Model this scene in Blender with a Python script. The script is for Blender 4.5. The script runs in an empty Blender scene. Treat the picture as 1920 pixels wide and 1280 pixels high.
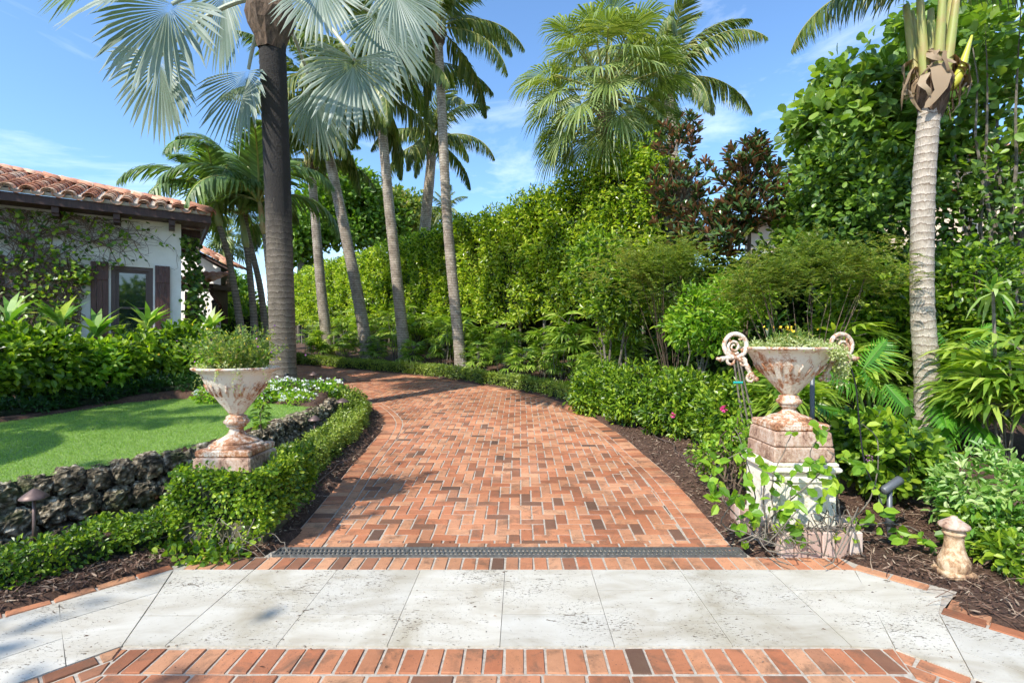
import bpy, math, random
import numpy as np
from mathutils import Vector, Matrix
R=math.radians
rng=np.random.default_rng(7)
random.seed(7)
scene=bpy.context.scene
COL=scene.collection
CAMZ=1.62
def P(px,py,Y):
    """world point seen in the photograph at px,py and standing Y metres away"""
    return np.array([(px-976)/960*Y, Y, CAMZ-(py-640)/960*Y])
def nrm(a):
    a=np.asarray(a,float); return a/(np.linalg.norm(a,axis=-1,keepdims=True)+1e-9)
def noise(p,s=1.0,seed=0):
    """cheap smooth pseudo noise -1..1 for (n,3) points"""
    r=np.random.default_rng(100+seed); p=np.atleast_2d(p)*s; o=np.zeros(len(p)); a=1; t=0
    for k in range(5):
        K=r.normal(size=(3,3))*(1.6**k); ph=r.uniform(0,6.28,3)
        o+=a*np.prod(np.sin(p@K.T+ph),axis=1)*1.6; t+=a; a*=.6
    return np.clip(o/t*1.6,-1,1)
# ------------------------------------------------------------------ mesh builder
class G:
    def __init__(s): s.V=[]; s.F=[]; s.n=0
    def add(s,V,F,mi=0):
        """V (n,3); F list of (m,k) int arrays or one"""
        V=np.asarray(V,float).reshape(-1,3)
        if isinstance(F,np.ndarray): F=[F]
        for f in F:
            f=np.asarray(f,int)
            if f.size: s.F.append((f+s.n,mi))
        s.V.append(V); s.n+=len(V); return s
    def box(s,c,d,rz=0,mi=0,taper=1.0):
        x,y,z=[k/2 for k in d]
        v=np.array([[-x,-y,-z],[x,-y,-z],[x,y,-z],[-x,y,-z],[-x*taper,-y*taper,z],[x*taper,-y*taper,z],[x*taper,y*taper,z],[-x*taper,y*taper,z]])
        if rz: cc,ss=math.cos(rz),math.sin(rz); v[:,:2]=v[:,:2]@np.array([[cc,ss],[-ss,cc]])
        f=np.array([[0,3,2,1],[4,5,6,7],[0,1,5,4],[1,2,6,5],[2,3,7,6],[3,0,4,7]])
        return s.add(v+np.array(c),f,mi)
    def obox(s,o,ax,ay,az,mi=0):
        """box from corner o with edge vectors"""
        o,ax,ay,az=[np.array(k,float) for k in (o,ax,ay,az)]
        v=[o,o+ax,o+ax+ay,o+ay,o+az,o+ax+az,o+ax+ay+az,o+ay+az]
        f=np.array([[0,3,2,1],[4,5,6,7],[0,1,5,4],[1,2,6,5],[2,3,7,6],[3,0,4,7]])
        return s.add(np.array(v),f,mi)
    def tube(s,pts,rad,seg=8,mi=0,cap=True):
        pts=np.asarray(pts,float); n=len(pts)
        rad=np.broadcast_to(np.asarray(rad,float),(n,)) if np.ndim(rad)<2 else rad
        t=np.gradient(pts,axis=0); t=nrm(t)
        up=np.array([0,0,1.]) if abs(t[0][2])<.9 else np.array([1.,0,0])
        a=np.linspace(0,2*np.pi,seg,endpoint=False); V=[]
        u=nrm(np.cross(t[0],up))
        for i in range(n):
            u=nrm(u-t[i]*np.dot(u,t[i])); w=np.cross(t[i],u)
            V.append(pts[i]+rad[i]*(np.cos(a)[:,None]*u+np.sin(a)[:,None]*w))
        V=np.concatenate(V); i=np.arange(n-1)[:,None]*seg; j=np.arange(seg)[None]; k=(j+1)%seg
        f=np.stack([i+j,i+k,i+seg+k,i+seg+j],-1).reshape(-1,4)
        F=[f]
        if cap: F+= [np.array([list(range(seg))[::-1]]),np.array([[(n-1)*seg+q for q in range(seg)]])]
        return s.add(V,F,mi)
    def lathe(s,prof,c=(0,0,0),seg=32,mi=0,mod=None):
        prof=np.asarray(prof,float); n=len(prof); a=np.linspace(0,2*np.pi,seg,endpoint=False)
        V=np.zeros((n,seg,3)); r=prof[:,0][:,None]*np.ones(seg)
        if mod is not None: r=mod(r,a,prof)
        V[...,0]=r*np.cos(a); V[...,1]=r*np.sin(a); V[...,2]=prof[:,1][:,None]
        i=np.arange(n-1)[:,None]*seg; j=np.arange(seg)[None]; k=(j+1)%seg
        f=np.stack([i+j,i+k,i+seg+k,i+seg+j],-1).reshape(-1,4)
        return s.add(V.reshape(-1,3)+np.array(c),f,mi)
    def grid(s,V,nu,nv,mi=0):
        i=np.arange(nu-1)[:,None]*nv; j=np.arange(nv-1)[None]
        return s.add(V,np.stack([i+j,i+nv+j,i+nv+j+1,i+j+1],-1).reshape(-1,4),mi)
    def leaves(s,Pt,D,N,L,W,kind='l6',mi=0):
        T,F=TEMPL[kind]; n=len(Pt)
        if n==0: return s
        D=nrm(D); S=nrm(np.cross(D,N)); N=np.cross(S,D)
        L=np.broadcast_to(np.asarray(L,float),(n,)); W=np.broadcast_to(np.asarray(W,float),(n,))
        V=(Pt[:,None]+T[None,:,0:1]*W[:,None,None]*S[:,None]+T[None,:,1:2]*L[:,None,None]*D[:,None]+T[None,:,2:3]*L[:,None,None]*N[:,None])
        k=len(T)
        return s.add(V.reshape(-1,3),[(f[None]+(np.arange(n)*k)[:,None,None]).reshape(-1,f.shape[1]) for f in F],mi)
    def xf(s,M):
        M=np.array(M); s.V=[v@M[:3,:3].T+M[:3,3] for v in s.V]; return s
    def merge(s,o):
        for f,mi in o.F: s.F.append((f+s.n,mi))
        s.V+=o.V; s.n+=o.n; return s
    def build(s,name,mats,parent=None,smooth=False,world=True):
        V=np.concatenate(s.V) if s.V else np.zeros((0,3))
        if parent is not None and world: V=V-np.array(ORG.get(parent.name,(0,0,0)))
        me=bpy.data.meshes.new(name)
        me.vertices.add(len(V)); me.vertices.foreach_set('co',V.astype(np.float32).ravel())
        lo=np.concatenate([f.ravel() for f,_ in s.F]); tot=np.concatenate([np.full(len(f),f.shape[1]) for f,_ in s.F])
        mi=np.concatenate([np.full(len(f),m) for f,m in s.F])
        me.loops.add(len(lo)); me.loops.foreach_set('vertex_index',lo.astype(np.int32))
        me.polygons.add(len(tot)); st=np.concatenate([[0],np.cumsum(tot)[:-1]])
        me.polygons.foreach_set('loop_start',st.astype(np.int32))
        me.polygons.foreach_set('material_index',mi.astype(np.int32))
        me.polygons.foreach_set('use_smooth',np.full(len(tot),bool(smooth)))
        me.update(calc_edges=True)
        if not isinstance(mats,(list,tuple)): mats=[mats]
        for m in mats: me.materials.append(m)
        o=bpy.data.objects.new(name,me); COL.objects.link(o)
        if parent is not None:
            o.parent=parent; ORG[o.name]=ORG.get(parent.name,(0,0,0))
        return o
ORG={}
def _t(v,*F): return (np.array(v,float),[np.array(f) for f in F])
TEMPL={
 'q':_t([(0,0,0),(.5,.5,.12),(0,1,-.05),(-.5,.5,.12)],[[0,1,2],[0,2,3]]),
 'l6':_t([(0,0,0),(.4,.28,.08),(.42,.66,.06),(0,1,-.14),(-.42,.66,.06),(-.4,.28,.08)],[[0,1,2,3],[0,3,4,5]]),
 'o9':_t([(0,0,0),(.22,.15,.04),(.46,.45,.07),(.46,.78,.05),(.2,.98,0),(0,1,-.03),(-.2,.98,0),(-.46,.78,.05),(-.46,.45,.07),(-.22,.15,.04),(0,.5,0)],
     [[0,1,2,10],[10,2,3,4],[0,10,8,9],[10,6,7,8]],[[10,4,5],[10,5,6]]),
 'rib':_t([(0,0,0),(.5,.3,.05),(.45,.65,-.04),(0,1,-.25),(-.45,.65,-.04),(-.5,.3,.05),(0,.33,0),(0,.66,-.07)],[[0,1,6,6]][:0] or [[6,1,2,7],[6,7,4,5]],[[0,1,6],[0,6,5],[7,2,3],[7,3,4]]),
 'str':_t([(-.3,0,0),(.3,0,0),(.5,.33,.02),(-.5,.33,.02),(.4,.68,-.14),(-.4,.68,-.14),(0,1,-.42)],[[0,1,2,3],[3,2,4,5]],[[5,4,6]]),
 'stiff':_t([(-.3,0,0),(.3,0,0),(.5,.4,0),(-.5,.4,0),(0,1,-.06)],[[0,1,2,3]],[[3,2,4]]),
}
def thing(name,label,cat,loc=(0,0,0),group=None,rz=0):
    o=bpy.data.objects.new(name,None); COL.objects.link(o); o.location=tuple(float(k) for k in loc); o.rotation_euler=(0,0,rz)
    o.empty_display_size=.2; ORG[o.name]=tuple(float(k) for k in loc)
    o['label']=label; o['category']=cat
    if group: o['group']=group
    return o
def tag(o,label=None,cat=None,group=None,kind=None):
    if label: o['label']=label
    if cat: o['category']=cat
    if group: o['group']=group
    if kind: o['kind']=kind
    return o
def kids(o): return [c for c in bpy.data.objects if c.parent==o]
def copy_tree(o,loc=None,rz=0,sc=None,label=None,par=None):
    c=o.copy(); COL.objects.link(c)
    if par is not None: c.parent=par
    if loc is not None: c.location=tuple(float(k) for k in loc); c.rotation_euler=(0,0,rz)
    if sc is not None: c.scale=(sc,)*3 if np.isscalar(sc) else sc
    if label: c['label']=label
    for ch in kids(o): copy_tree(ch,par=c)
    return c
# ------------------------------------------------------------------ materials
def mat(name):
    m=bpy.data.materials.new(name); m.use_nodes=True; nt=m.node_tree; nt.nodes.clear()
    out=nt.nodes.new('ShaderNodeOutputMaterial'); return m,nt,out
def N(nt,t,**k):
    n=nt.nodes.new(t)
    for a,b in k.items():
        if a.startswith('i_'): n.inputs[a[2:].replace('_',' ')].default_value=b
        else: setattr(n,a,b)
    return n
def ramp(nt,stops,interp='LINEAR'):
    n=nt.nodes.new('ShaderNodeValToRGB'); cr=n.color_ramp; cr.interpolation=interp
    while len(cr.elements)<len(stops): cr.elements.new(.5)
    for e,(p,c) in zip(cr.elements,stops): e.position=p; e.color=(*c,1) if len(c)==3 else c
    return n
def noi(nt,scale,detail=4,rough=.6,vec=None,dist=0):
    n=N(nt,'ShaderNodeTexNoise'); n.inputs['Scale'].default_value=scale; n.inputs['Detail'].default_value=detail
    n.inputs['Roughness'].default_value=rough; n.inputs['Distortion'].default_value=dist
    if vec is not None: nt.links.new(vec,n.inputs['Vector'])
    return n
def mixc(nt,f,a,b,mode='MIX'):
    n=nt.nodes.new('ShaderNodeMix'); n.data_type='RGBA'; n.blend_type=mode
    for s,v in ((0,f),(6,a),(7,b)):
        if hasattr(v,'is_linked'): nt.links.new(v,n.inputs[s])
        else: n.inputs[s].default_value=v if np.isscalar(v) else (*v,1)
    return n.outputs[2]
def bump(nt,h,strength=.5,dist=.01):
    b=N(nt,'ShaderNodeBump'); b.inputs['Strength'].default_value=strength; b.inputs['Distance'].default_value=dist
    nt.links.new(h,b.inputs['Height']); return b.outputs['Normal']
def objco(nt,scale=(1,1,1)):
    t=N(nt,'ShaderNodeTexCoord'); m=N(nt,'ShaderNodeMapping'); m.inputs['Scale'].default_value=scale
    nt.links.new(t.outputs['Object'],m.inputs['Vector']); return m.outputs['Vector']
def leafmat(name,cols,rough=.42,trans=.32,tcol=None,back=None,spec=.5,patch=.6,yel=None):
    """cols: list of linear colours from dark/old to young; spread per leaf + in broad patches"""
    m,nt,out=mat(name); g=N(nt,'ShaderNodeNewGeometry')
    n=noi(nt,patch,2,.5,objco(nt))
    mx=N(nt,'ShaderNodeMath',operation='MULTIPLY_ADD'); nt.links.new(n.outputs['Fac'],mx.inputs[0]); mx.inputs[1].default_value=.9; mx.inputs[2].default_value=-.45
    ad=N(nt,'ShaderNodeMath',operation='ADD',use_clamp=True); nt.links.new(g.outputs['Random Per Island'],ad.inputs[0]); nt.links.new(mx.outputs[0],ad.inputs[1])
    if yel: cols=[(c[0]*yel[0],c[1]*yel[1],c[2]*yel[2]) for c in cols]
    k=len(cols); r=ramp(nt,[(i/(k-1),c) for i,c in enumerate(cols)]); nt.links.new(ad.outputs[0],r.inputs[0]); c=r.outputs[0]
    if back:
        gt=N(nt,'ShaderNodeMath',operation='GREATER_THAN'); nt.links.new(g.outputs['Random Per Island'],gt.inputs[0]); gt.inputs[1].default_value=.45
        ml=N(nt,'ShaderNodeMath',operation='MULTIPLY'); nt.links.new(gt.outputs[0],ml.inputs[0]); nt.links.new(g.outputs['Backfacing'],ml.inputs[1]); c=mixc(nt,ml.outputs[0],c,back)
    p=N(nt,'ShaderNodeBsdfPrincipled'); nt.links.new(c,p.inputs['Base Color']); p.inputs['Roughness'].default_value=rough; p.inputs['Specular IOR Level'].default_value=spec
    t=N(nt,'ShaderNodeBsdfTranslucent')
    if tcol is None: tc=mixc(nt,1.0,c,(1.9,2.0,.55),'MULTIPLY')
    else: tc=mixc(nt,1.0,c,tcol,'MULTIPLY')
    nt.links.new(tc,t.inputs['Color'])
    s=N(nt,'ShaderNodeMixShader'); s.inputs[0].default_value=trans; nt.links.new(p.outputs[0],s.inputs[1]); nt.links.new(t.outputs[0],s.inputs[2])
    nt.links.new(s.outputs[0],out.inputs[0]); return m
def simple(name,col,rough=.6,metal=0,nscale=None,col2=None,bs=.3,bd=.01,sc=(1,1,1),spec=.5,detail=5,lo=.35,hi=.65):
    m,nt,out=mat(name); p=N(nt,'ShaderNodeBsdfPrincipled'); p.inputs['Roughness'].default_value=rough; p.inputs['Metallic'].default_value=metal; p.inputs['Specular IOR Level'].default_value=spec
    if nscale:
        n=noi(nt,nscale,detail,.65,objco(nt,sc)); r=ramp(nt,[(lo,col),(hi,col2 or tuple(k*.6 for k in col))]); nt.links.new(n.outputs['Fac'],r.inputs[0])
        nt.links.new(r.outputs[0],p.inputs['Base Color']); nt.links.new(bump(nt,n.outputs['Fac'],bs,bd),p.inputs['Normal'])
    else: p.inputs['Base Color'].default_value=(*col,1)
    nt.links.new(p.outputs[0],out.inputs[0]); return m
M={}
M['leaf_hedge']=leafmat('hedge_leaf',[(.035,.08,.01),(.12,.21,.016),(.24,.35,.026),(.4,.49,.045),(.55,.58,.1)],.27,.37)
M['leaf_clusia']=leafmat('clusia_leaf',[(.03,.075,.014),(.07,.14,.022),(.12,.22,.03),(.24,.35,.05)],.36,.3)
M['leaf_seagrape']=leafmat('sea_grape_leaf',[(.06,.12,.02),(.12,.22,.035),(.18,.3,.05),(.28,.38,.08)],.35,.3)
M['leaf_shrub']=leafmat('shrub_leaf',[(.03,.075,.01),(.09,.18,.016),(.2,.32,.024),(.38,.48,.045)],.36,.36)
M['leaf_lime']=leafmat('lime_leaf',[(.07,.17,.012),(.15,.3,.02),(.26,.42,.03),(.38,.5,.05)],.45,.38)
M['leaf_box']=leafmat('box_hedge_leaf',[(.07,.12,.016),(.14,.21,.026),(.24,.32,.04),(.4,.46,.09)],.34,.25)
M['leaf_creep']=leafmat('creeping_leaf',[(.035,.085,.01),(.08,.16,.016),(.17,.28,.022),(.34,.43,.035)],.36,.3)
M['leaf_dark']=leafmat('dark_strap_leaf',[(.012,.04,.008),(.02,.07,.012),(.04,.11,.02)],.35,.2)
M['leaf_feather']=leafmat('feathery_leaf',[(.09,.15,.03),(.16,.23,.045),(.25,.3,.07),(.42,.36,.13)],.6,.42)
M['leaf_magnolia']=leafmat('magnolia_leaf',[(.03,.07,.02),(.07,.13,.035),(.12,.19,.05)],.25,.12,back=(.3,.14,.07),tcol=(1.3,.9,.5))
M['leaf_rhapis']=leafmat('lady_palm_leaf',[(.08,.16,.018),(.16,.27,.028),(.28,.4,.05),(.48,.55,.13)],.4,.35)
M['leaf_philo']=leafmat('philodendron_leaf',[(.06,.2,.015),(.1,.28,.025),(.15,.36,.03)],.35,.35)
M['leaf_coco']=leafmat('coconut_frond',[(.06,.1,.022),(.1,.15,.03),(.16,.22,.05),(.3,.29,.1)],.42,.28)
M['leaf_adonidia']=leafmat('bright_palm_frond',[(.08,.14,.04),(.13,.21,.06),(.2,.3,.09)],.42,.32)
M['leaf_sabal']=leafmat('fan_palm_leaf',[(.1,.15,.035),(.16,.22,.055),(.24,.31,.09),(.37,.4,.16)],.42,.25)
M['leaf_bismarck']=leafmat('silver_fan_leaf',[(.17,.23,.17),(.25,.31,.25),(.36,.41,.36)],.5,.3,tcol=(1.0,1.25,.6))
M['leaf_pale']=leafmat('pale_sedum_leaf',[(.25,.32,.1),(.4,.46,.2),(.55,.56,.33)],.55,.3)
M['leaf_varieg']=leafmat('variegated_leaf',[(.1,.24,.03),(.18,.34,.06),(.36,.48,.16),(.52,.58,.32)],.45,.3,patch=2.5)
M['leaf_tree']=leafmat('far_tree_leaf',[(.06,.12,.012),(.12,.22,.02),(.2,.34,.03)],.5,.35)
M['dead']=leafmat('dry_frond',[(.2,.13,.07),(.32,.23,.14),(.42,.33,.22)],.7,.15,tcol=(1,.8,.5))
M['core']=simple('hedge_shade_core',(.03,.045,.012),.9,nscale=9,col2=(.01,.015,.006),bs=1,bd=.1)  # solid core for the twig mass, shade of the leaf gaps in its colour
M['twig']=simple('twig_bark',(.16,.11,.075),.85,nscale=25,col2=(.07,.05,.035))
M['stem_grey']=simple('grey_stem_bark',(.22,.19,.15),.85,nscale=18,col2=(.1,.085,.065))
M['green_stem']=simple('green_stem',(.12,.22,.04),.5)
M['white_petal']=simple('white_petal',(.85,.85,.8),.6)
M['pink_petal']=simple('pink_petal',(.75,.08,.28),.6)
M['purple_petal']=simple('purple_petal',(.35,.12,.3),.6)
M['yellow_petal']=simple('yellow_petal',(.85,.55,.03),.6)
M['red_petal']=simple('red_petal',(.6,.08,.03),.6)
# ------------------------------------------------------------------ materials of the setting
def brickmat():
    m,nt,out=mat('clay_brick'); g=N(nt,'ShaderNodeNewGeometry'); co=objco(nt)
    r=ramp(nt,[(0,(.13,.085,.065)),(.035,(.24,.13,.085)),(.1,(.34,.15,.085)),(.28,(.5,.22,.12)),(.48,(.6,.32,.185)),(.62,(.47,.19,.1)),(.78,(.62,.38,.24)),(.9,(.54,.29,.17)),(1,(.37,.19,.12))])
    nt.links.new(g.outputs['Random Per Island'],r.inputs[0])
    n1=noi(nt,14,6,.7,co); c=mixc(nt,.55,r.outputs[0],mixc(nt,n1.outputs['Fac'],(.5,.4,.34),(1.35,1.3,1.25)),'MULTIPLY')
    n2=noi(nt,5,5,.75,co,.4); r2=ramp(nt,[(.5,(0,0,0)),(.66,(1,1,1))]); nt.links.new(n2.outputs['Fac'],r2.inputs[0])
    mm=N(nt,'ShaderNodeMath',operation='MULTIPLY'); nt.links.new(r2.outputs[0],mm.inputs[0]); mm.inputs[1].default_value=.72
    c=mixc(nt,mm.outputs[0],c,(.17,.11,.075))
    n3=noi(nt,.8,3,.5,co); r3=ramp(nt,[(.4,(.78,.74,.7)),(.62,(1.06,1.06,1.08))]); nt.links.new(n3.outputs['Fac'],r3.inputs[0]); c=mixc(nt,1,c,r3.outputs[0],'MULTIPLY'); c=mixc(nt,1,c,(.93,.86,.8),'MULTIPLY')
    n4=noi(nt,150,3,.7,co)
    n5=noi(nt,60,3,.6,co); r5=ramp(nt,[(.64,(0,0,0)),(.7,(1,1,1))]); nt.links.new(n5.outputs['Fac'],r5.inputs[0]); c=mixc(nt,r5.outputs[0],c,(.14,.07,.05))
    p=N(nt,'ShaderNodeBsdfPrincipled'); nt.links.new(c,p.inputs['Base Color']); p.inputs['Roughness'].default_value=.75; p.inputs['Specular IOR Level'].default_value=.35
    h=N(nt,'ShaderNodeMath',operation='ADD'); nt.links.new(n1.outputs['Fac'],h.inputs[0]); nt.links.new(n4.outputs['Fac'],h.inputs[1])
    nt.links.new(bump(nt,h.outputs[0],.55,.006),p.inputs['Normal']); nt.links.new(p.outputs[0],out.inputs[0]); return m
M['brick']=brickmat()
M['grout']=simple('sand_joint',(.46,.41,.34),.95,nscale=40,col2=(.3,.26,.21),bs=.6,bd=.004)
def travmat():
    m,nt,out=mat('travertine'); g=N(nt,'ShaderNodeNewGeometry'); co=objco(nt); cs=objco(nt,(1,2.4,1))
    n1=noi(nt,2.2,6,.6,cs,.6); r1=ramp(nt,[(.3,(.4,.36,.29)),(.5,(.5,.47,.405)),(.7,(.56,.535,.475))]); nt.links.new(n1.outputs['Fac'],r1.inputs[0])
    rr=ramp(nt,[(0,(.93,.93,.93)),(1,(1.03,1.02,1.0))]); nt.links.new(g.outputs['Random Per Island'],rr.inputs[0]); c=mixc(nt,1,r1.outputs[0],rr.outputs[0],'MULTIPLY')
    # voids: small elongated pits, gathered in patches
    n2=noi(nt,42,3,.75,cs,.5); n3=noi(nt,1.9,3,.6,co); 
    a=N(nt,'ShaderNodeMath',operation='MULTIPLY_ADD'); nt.links.new(n3.outputs['Fac'],a.inputs[0]); a.inputs[1].default_value=.34; nt.links.new(n2.outputs['Fac'],a.inputs[2])
    r2=ramp(nt,[(.80,(0,0,0)),(.84,(1,1,1))]); nt.links.new(a.outputs[0],r2.inputs[0])
    n6=noi(nt,11,4,.7,cs,1.2); b=N(nt,'ShaderNodeMath',operation='MULTIPLY_ADD'); nt.links.new(n3.outputs['Fac'],b.inputs[0]); b.inputs[1].default_value=.4; nt.links.new(n6.outputs['Fac'],b.inputs[2])
    r6=ramp(nt,[(.87,(0,0,0)),(.9,(1,1,1))]); nt.links.new(b.outputs[0],r6.inputs[0])
    v=N(nt,'ShaderNodeMath',operation='MAXIMUM'); nt.links.new(r2.outputs[0],v.inputs[0]); nt.links.new(r6.outputs[0],v.inputs[1])
    c=mixc(nt,v.outputs[0],c,(.13,.095,.065))
    n7=noi(nt,1.1,5,.65,co,.8); r7=ramp(nt,[(.52,(1,1,1)),(.72,(.72,.68,.6))]); nt.links.new(n7.outputs['Fac'],r7.inputs[0]); c=mixc(nt,1,c,r7.outputs[0],'MULTIPLY')
    p=N(nt,'ShaderNodeBsdfPrincipled'); nt.links.new(c,p.inputs['Base Color']); p.inputs['Roughness'].default_value=.6; p.inputs['Specular IOR Level'].default_value=.35
    iv=N(nt,'ShaderNodeMath',operation='SUBTRACT'); iv.inputs[0].default_value=1; nt.links.new(v.outputs[0],iv.inputs[1])
    nt.links.new(bump(nt,iv.outputs[0],.7,.006),p.inputs['Normal']); nt.links.new(p.outputs[0],out.inputs[0]); return m
M['trav']=travmat()
def mulchmat():
    m,nt,out=mat('mulch_ground'); co=objco(nt,(1,1,1)); n=noi(nt,28,8,.75,co,1.5); r=ramp(nt,[(.3,(.03,.016,.01)),(.5,(.1,.05,.03)),(.7,(.2,.12,.08))]); nt.links.new(n.outputs['Fac'],r.inputs[0])
    n2=noi(nt,.5,3,.5,co)
    p=N(nt,'ShaderNodeBsdfPrincipled'); nt.links.new(r.outputs[0],p.inputs['Base Color']); p.inputs['Roughness'].default_value=.95
    nt.links.new(bump(nt,n.outputs['Fac'],1,.03),p.inputs['Normal']); nt.links.new(p.outputs[0],out.inputs[0]); return m
M['mulch']=mulchmat()
M['chip']=leafmat('mulch_chip',[(.035,.015,.01),(.1,.05,.03),(.17,.1,.065),(.36,.28,.2)],.85,.0)
M['turf']=simple('turf_base',(.2,.3,.07),.9,nscale=160,col2=(.11,.2,.035),bs=.6,bd=.01)
M['blade']=leafmat('turf_blade',[(.17,.28,.05),(.25,.39,.08),(.36,.49,.13)],.6,.3,patch=.4)
# ------------------------------------------------------------------ plan of the place
RE=np.array([(1.67,3.98),(1.69,4.8),(1.68,5.64),(1.60,6.59),(1.44,7.96),(.93,10.04),(.1,11.45),(-1.05,12.65),(-2.55,14.1),(-3.9,15.0),(-5.7,16.0),(-7.6,17.1),(-12,19.0),(-19,21.)])
LE=np.array([(-1.87,3.98),(-1.93,5.04),(-2.04,6.27),(-2.14,7.75),(-2.36,8.7),(-2.99,9.94),(-3.9,11.1),(-5.3,12.2),(-8,13.5),(-12,14.6),(-19,16.)])
def smooth(poly,n=160):
    t=np.arange(len(poly)); out=[]
    for u in np.linspace(0,len(poly)-1,n):
        i=int(min(u,len(poly)-2)); f=u-i
        p0=poly[max(i-1,0)];p1=poly[i];p2=poly[i+1];p3=poly[min(i+2,len(poly)-1)]
        out.append(.5*((2*p1)+(-p0+p2)*f+(2*p0-5*p1+4*p2-p3)*f*f+(-p0+3*p1-3*p2+p3)*f**3))
    return np.array(out)
REs,LEs=smooth(RE),smooth(LE)
def resample(p,step):
    d=np.r_[0,np.cumsum(np.linalg.norm(np.diff(p,axis=0),axis=1))]; n=max(2,int(d[-1]/step)); s=np.linspace(0,d[-1],n)
    return np.c_[np.interp(s,d,p[:,0]),np.interp(s,d,p[:,1])]
def bz(y):
    y=np.asarray(y,float); u=np.clip(y-3.9,0,None); return .065*np.where(u<.3,u*u/.6,u-.15)*np.where(y>20,1,1)-np.clip(y-20,0,None)*.055
def inpoly(x,y,poly):
    c=np.zeros(np.shape(x),bool); n=len(poly)
    for i in range(n):
        x1,y1=poly[i];x2,y2=poly[(i+1)%n]
        if y1==y2: continue
        k=((y1>y)!=(y2>y))&(x<(x2-x1)*(y-y1)/(y2-y1)+x1); c^=k
    return c
def pdist(x,y,poly,closed=True):
    d=np.full(np.shape(x),1e9); n=len(poly)
    for i in range(n if closed else n-1):
        a=poly[i];b=poly[(i+1)%n]; ab=b-a; L=ab@ab+1e-12
        t=np.clip(((x-a[0])*ab[0]+(y-a[1])*ab[1])/L,0,1); d=np.minimum(d,np.hypot(x-a[0]-t*ab[0],y-a[1]-t*ab[1]))
    return d
# octagonal court: travertine band outer/inner outline
TO=np.array([(-5.2,.55),(-3.03,2.98),(-2.46,3.63),(2.36,3.63),(5.0,.6)])
TI=np.array([(-4.35,.2),(-2.12,2.73),(1.97,2.70),(4.2,.2)])
DRV=np.vstack([REs,LEs[::-1]])
CRT=np.array([(-9,-4.),(-5.35,.53),(-2.55,3.70),(-2.43,3.86),(-1.95,3.86),(-1.93,4.0),(1.73,4.0),(1.75,3.86),(2.41,3.86),(2.47,3.75),(2.86,3.33),(2.60,3.12),(5.2,.2),(9,-4.),(9,-14),(-9,-14)])
WALL=np.array([(-7.6,-.6),(-5.6,1.9),(-4.0,3.92),(-3.68,4.31),(-3.2,4.95),(-3.02,5.6),(-3.02,6.4),(-2.95,7.48),(-3.12,8.5),(-3.7,9.3)])
RAISED=np.vstack([WALL,[(-4.8,10.2),(-7,11.2),(-12,12.6),(-25,13.5),(-25,-3.)]])
LAWN=np.array([(-7.6,-.6),(-5.6,1.9),(-4.0,3.92),(-3.68,4.31),(-3.25,4.95),(-3.07,5.6),(-3.06,6.4),(-3.0,7.45),(-4.4,8.15),(-5.6,8.35),(-6.1,7.9),(-6.2,7.3),(-6.5,6.2),(-7.3,5.0),(-9.5,2.5),(-11.5,.5)])
def lz(y): return .53+.035*(np.asarray(y)-4)
def gz(x,y):
    """height of the planted ground"""
    x=np.asarray(x,float); y=np.asarray(y,float); b=bz(y)
    ind=inpoly(x,y,DRV); inc=inpoly(x,y,CRT); d=np.minimum(pdist(x,y,DRV),pdist(x,y,CRT))
    right=(x>-1)|(y>13.5+(-x-1)*.35)
    z=b+.02+np.where(right,.1*np.clip(d-.55,0,3.2),0.02)
    rs=inpoly(x,y,RAISED); dr=pdist(x,y,RAISED)
    up=lz(y)+.04+.12*np.clip((y-7.6)/1.2,0,1)+.1*np.clip((y-9)/3,0,1)
    z=np.where(rs,np.where(y<8.7,up,z+(up-z)*np.clip(dr/.6,0,1)),z)
    z=np.where(inpoly(x,y,LAWN),lz(y)-.04,z)
    z=np.where(ind|inc,b-.06,z); return z
def gz1(x,y): return float(gz(np.array([x]),np.array([y]))[0])
# ground sheet
def axis(lo,hi,step,ext):
    a=list(np.arange(lo,hi,step)); s=step; v=hi
    while v<ext: a.append(v); s*=1.35; v+=s
    s=step; v=lo-step
    while v>-ext: a.insert(0,v); s*=1.35; v-=s
    return np.array(a)
xs=axis(-9,8,.09,900); ys=axis(-1,19,.09,900)
X,Yg=np.meshgrid(xs,ys,indexing='ij')
Z=gz(X.ravel(),Yg.ravel()).reshape(X.shape); Z+=.012*noise(np.c_[X.ravel(),Yg.ravel(),0*X.ravel()],3,3).reshape(X.shape)
Z=np.where(Yg>60,Z[:,np.argmin(abs(ys-60))][:,None],Z)
o=G().grid(np.stack([X,Yg,Z],-1).reshape(-1,3),len(xs),len(ys)).build('ground',M['mulch'],smooth=True); tag(o,kind='structure')
# sheets of jointing sand under the pavers
def sheet(name,poly,z,m,fz=None,res=.25):
    from mathutils.geometry import tessellate_polygon
    pts=resample(np.vstack([poly,poly[:1]]),res)[:-1]
    tr=tessellate_polygon([[Vector((p[0],p[1],0)) for p in pts]])
    V=np.c_[pts,(fz(pts[:,1]) if fz else 0*pts[:,0])+z]
    return G().add(V,np.array(tr)).build(name,m)
g=G()
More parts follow.
